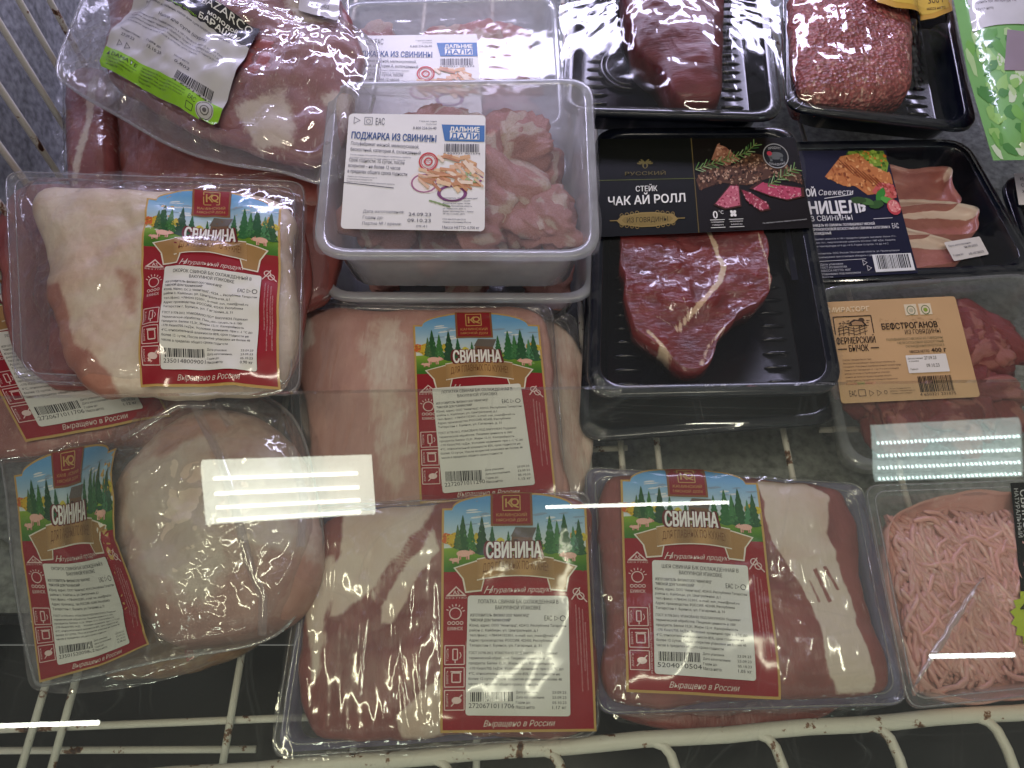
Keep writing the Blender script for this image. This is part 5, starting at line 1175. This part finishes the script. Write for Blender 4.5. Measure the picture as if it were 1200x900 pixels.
# ------------------------------------------------------------------ minced pork
Mi = Pack('mince_tray', 'clear tray of pink minced pork strands with black sleeve and lime sticker', 'meat tray', [(1012, 568), (1262, 560), (1310, 806), (1064, 832)], .046, (0, 0))
clear_tray(Mi, .040, rim=.006)
rd = random.Random(9); VV = []; FF = []; AA = []
C4 = [Mi.loc(u, v) for u, v in ((1042, 600), (1235, 590), (1272, 792), (1076, 812))]
for k in range(2000):
    a, b = rd.random(), rd.random()
    x = (C4[3][0]*(1-a)+C4[2][0]*a)*(1-b)+(C4[0][0]*(1-a)+C4[1][0]*a)*b; y = (C4[3][1]*(1-a)+C4[2][1]*a)*(1-b)+(C4[0][1]*(1-a)+C4[1][1]*a)*b
    e = min(a, 1-a, b, 1-b); z = -.012+.010*min(1, e*18)+rd.uniform(-.004, .001)
    an = rd.gauss(1.75, .40)+rd.choice((0, math.pi)); pts = []; p = Vector((x, y, z)); l = rd.randint(7, 13)
    for i in range(l):
        pts.append(p.copy()); p = p+Vector((math.cos(an), math.sin(an), rd.uniform(-.25, .12)))*.0036; an += rd.gauss(0, .24)
    if any(min(sd_poly(np.array([w_.x]), np.array([w_.y]), C4)) < -.001 for w_ in (pts[0], pts[-1])): continue
    rr = rd.uniform(.0016, .0022); v_, f_ = tube(pts, [rr*.5]+[rr*rd.uniform(.85, 1.1) for _ in pts[1:-1]]+[rr*.5], 7)
    FF += [tuple(q+len(VV) for q in f) for f in f_]; VV += v_; AA += [rd.uniform(.05, .45)]*len(v_)
q0, q1 = (min(c[0] for c in C4)-.004, min(c[1] for c in C4)-.004), (max(c[0] for c in C4)+.004, max(c[1] for c in C4)+.004)
mm = mesh_obj('minced_meat', VV, FF, M['mince'], Mi.e, attrs={'fat': AA}); mm['kind'] = 'stuff'
meat(Mi, 'meat_block', [(1046, 608), (1236, 598), (1270, 786), (1080, 804)], .004, M['mince'], base=-.016, depth=.038, p=8, lump=.3, seed=111, lscale=60, fat0=.25, film=False)
film(Mi, M['film_mince'], wr=.0010, name='lid_film')
V, F = [], []
for i in range(13):                                               # a crease standing up in the lid film
    t = i/12; c = Mi.loc(1150-t*77, 680+t*125, .003); o = .0034*(1-abs(2*t-1)**3)*(.7+.5*abs(math.sin(i*2.1)))+.0005
    V += [(c[0]-o, c[1], .0012), (c[0]+random.Random(i).uniform(-.001, .001), c[1]+.001, .0070), (c[0]+o*1.2, c[1]+.002, .0012)]
    if i: b = 3*(i-1); F += [(b, b+1, b+4, b+3), (b+1, b+2, b+5, b+4)]
mesh_obj('film_crease', V, F, M['crease'], Mi.e)
pr = Print(80, 150); pr.paper = '#1a1a1c'; pr.cur = 'lettering'
pr.text('СВИНОЙ', 10, 140, 9, '#d8d8d8', w=60, rot=-math.pi/2, bold=.02); pr.text('НАТУРАЛЬНЫЙ', 3, 142, 5, '#c8c8c8', w=62, rot=-math.pi/2); pr.text('ФАРШ', 30, 140, 14, '#e4e4e4', w=60, rot=-math.pi/2, bold=.03)
lay_label(Mi, rows4((1184, 566), (1262, 562), (1279, 705), (1198, 710)), pr, base=[(0, 0), (80, 0), (80, 150), (0, 150)], h=.001, inkmat=M['ink_sleeve'])
pr = Print(100, 100); pr.paper = '#b4c43a'; pts = [(50+(47 if k % 2 else 40)*math.cos(k*math.pi/18), 50+(47 if k % 2 else 40)*math.sin(k*math.pi/18)) for k in range(36)]
pr.cur = 'lettering'; pr.ell(56, 50, 30, 30, '#d2d83c', 2, 0, 20); pr.text('400', 18, 56, 15, '#2e3412', w=36, bold=.03); pr.text('г', 30, 36, 12, '#2e3412')
lay_label(Mi, rows4((1178, 682), (1262, 678), (1268, 764), (1184, 768)), pr, name='sticker', base=pts, h=.001, inkmat=M['ink_matt'], up=.0028)

# ------------------------------------------------------------------ green printed bag
KO = [(1108, -80), (1118, 20), (1136, 110), (1160, 178), (1175, 186), (1260, 182), (1330, 150), (1320, -80)]
Kb = Pack('green_bag', 'glossy green printed bag with white paper label beside the ground beef patty', 'meat bag', [(1108, -80), (1320, -80), (1350, 186), (1162, 190)], .100)
meat(Kb, 'meat', [(1150, -60), (1300, -60), (1310, 140), (1220, 150), (1185, 130), (1165, 60)], .014, M['pork_dark'], seed=121, p=2.4, depth=.004)
film(Kb, M['film_lamb'], KO, wr=.0030, rings=50, seg=180)
pr = Print(100, 150); pr.paper = '#7fb86c'; rd = pr.rnd; pr.cur = 'picture'
for k in range(80): pr.ell(rd.uniform(8, 92), rd.uniform(6, 104), rd.uniform(4, 12), rd.uniform(3, 6), rd.choice(('#7cb858', '#63a34e', '#9ccc74', '#4f8e46', '#b8d89a', '#d4e4c4')), 2+k % 3, rd.uniform(0, 3), 10, .25)
pr.poly([(40, 72), (99, 68), (99, 100), (52, 104)], '#9a8a98', 6); pr.poly([(60, 48), (99, 40), (99, 66), (66, 68)], '#3a7c44', 6)
pr.cur = 'lettering'; pr.rect(18, 108, 99, 148, '#d4d2d6', 7); pr.para(['Состав: свинина, зелень, специи', 'Изготовитель Россия', 'Хранить при температуре 0 +4', 'Масса нетто'], 24, 74, 140, 6, 2.6, '#56525c', layer=8); pr.barcode(78, 112, 96, 126, '#302c38', layer=8)
pr.para(['натуральный продукт', 'без добавок', 'охлажденный'], 70, 96, 60, 6, 2.2, '#d8e8d0', layer=8)
lay_label(Kb, [(0, (1162, 188), (1266, 184)), (.5, (1132, 85), (1236, 80)), (1, (1112, -20), (1216, -24))], pr, name='bag_front', base=[(2, 0), (100, 0), (100, 150), (2, 150)], h=.015, inkmat=M['ink_lamb'], up=.0024, lmax=.004)
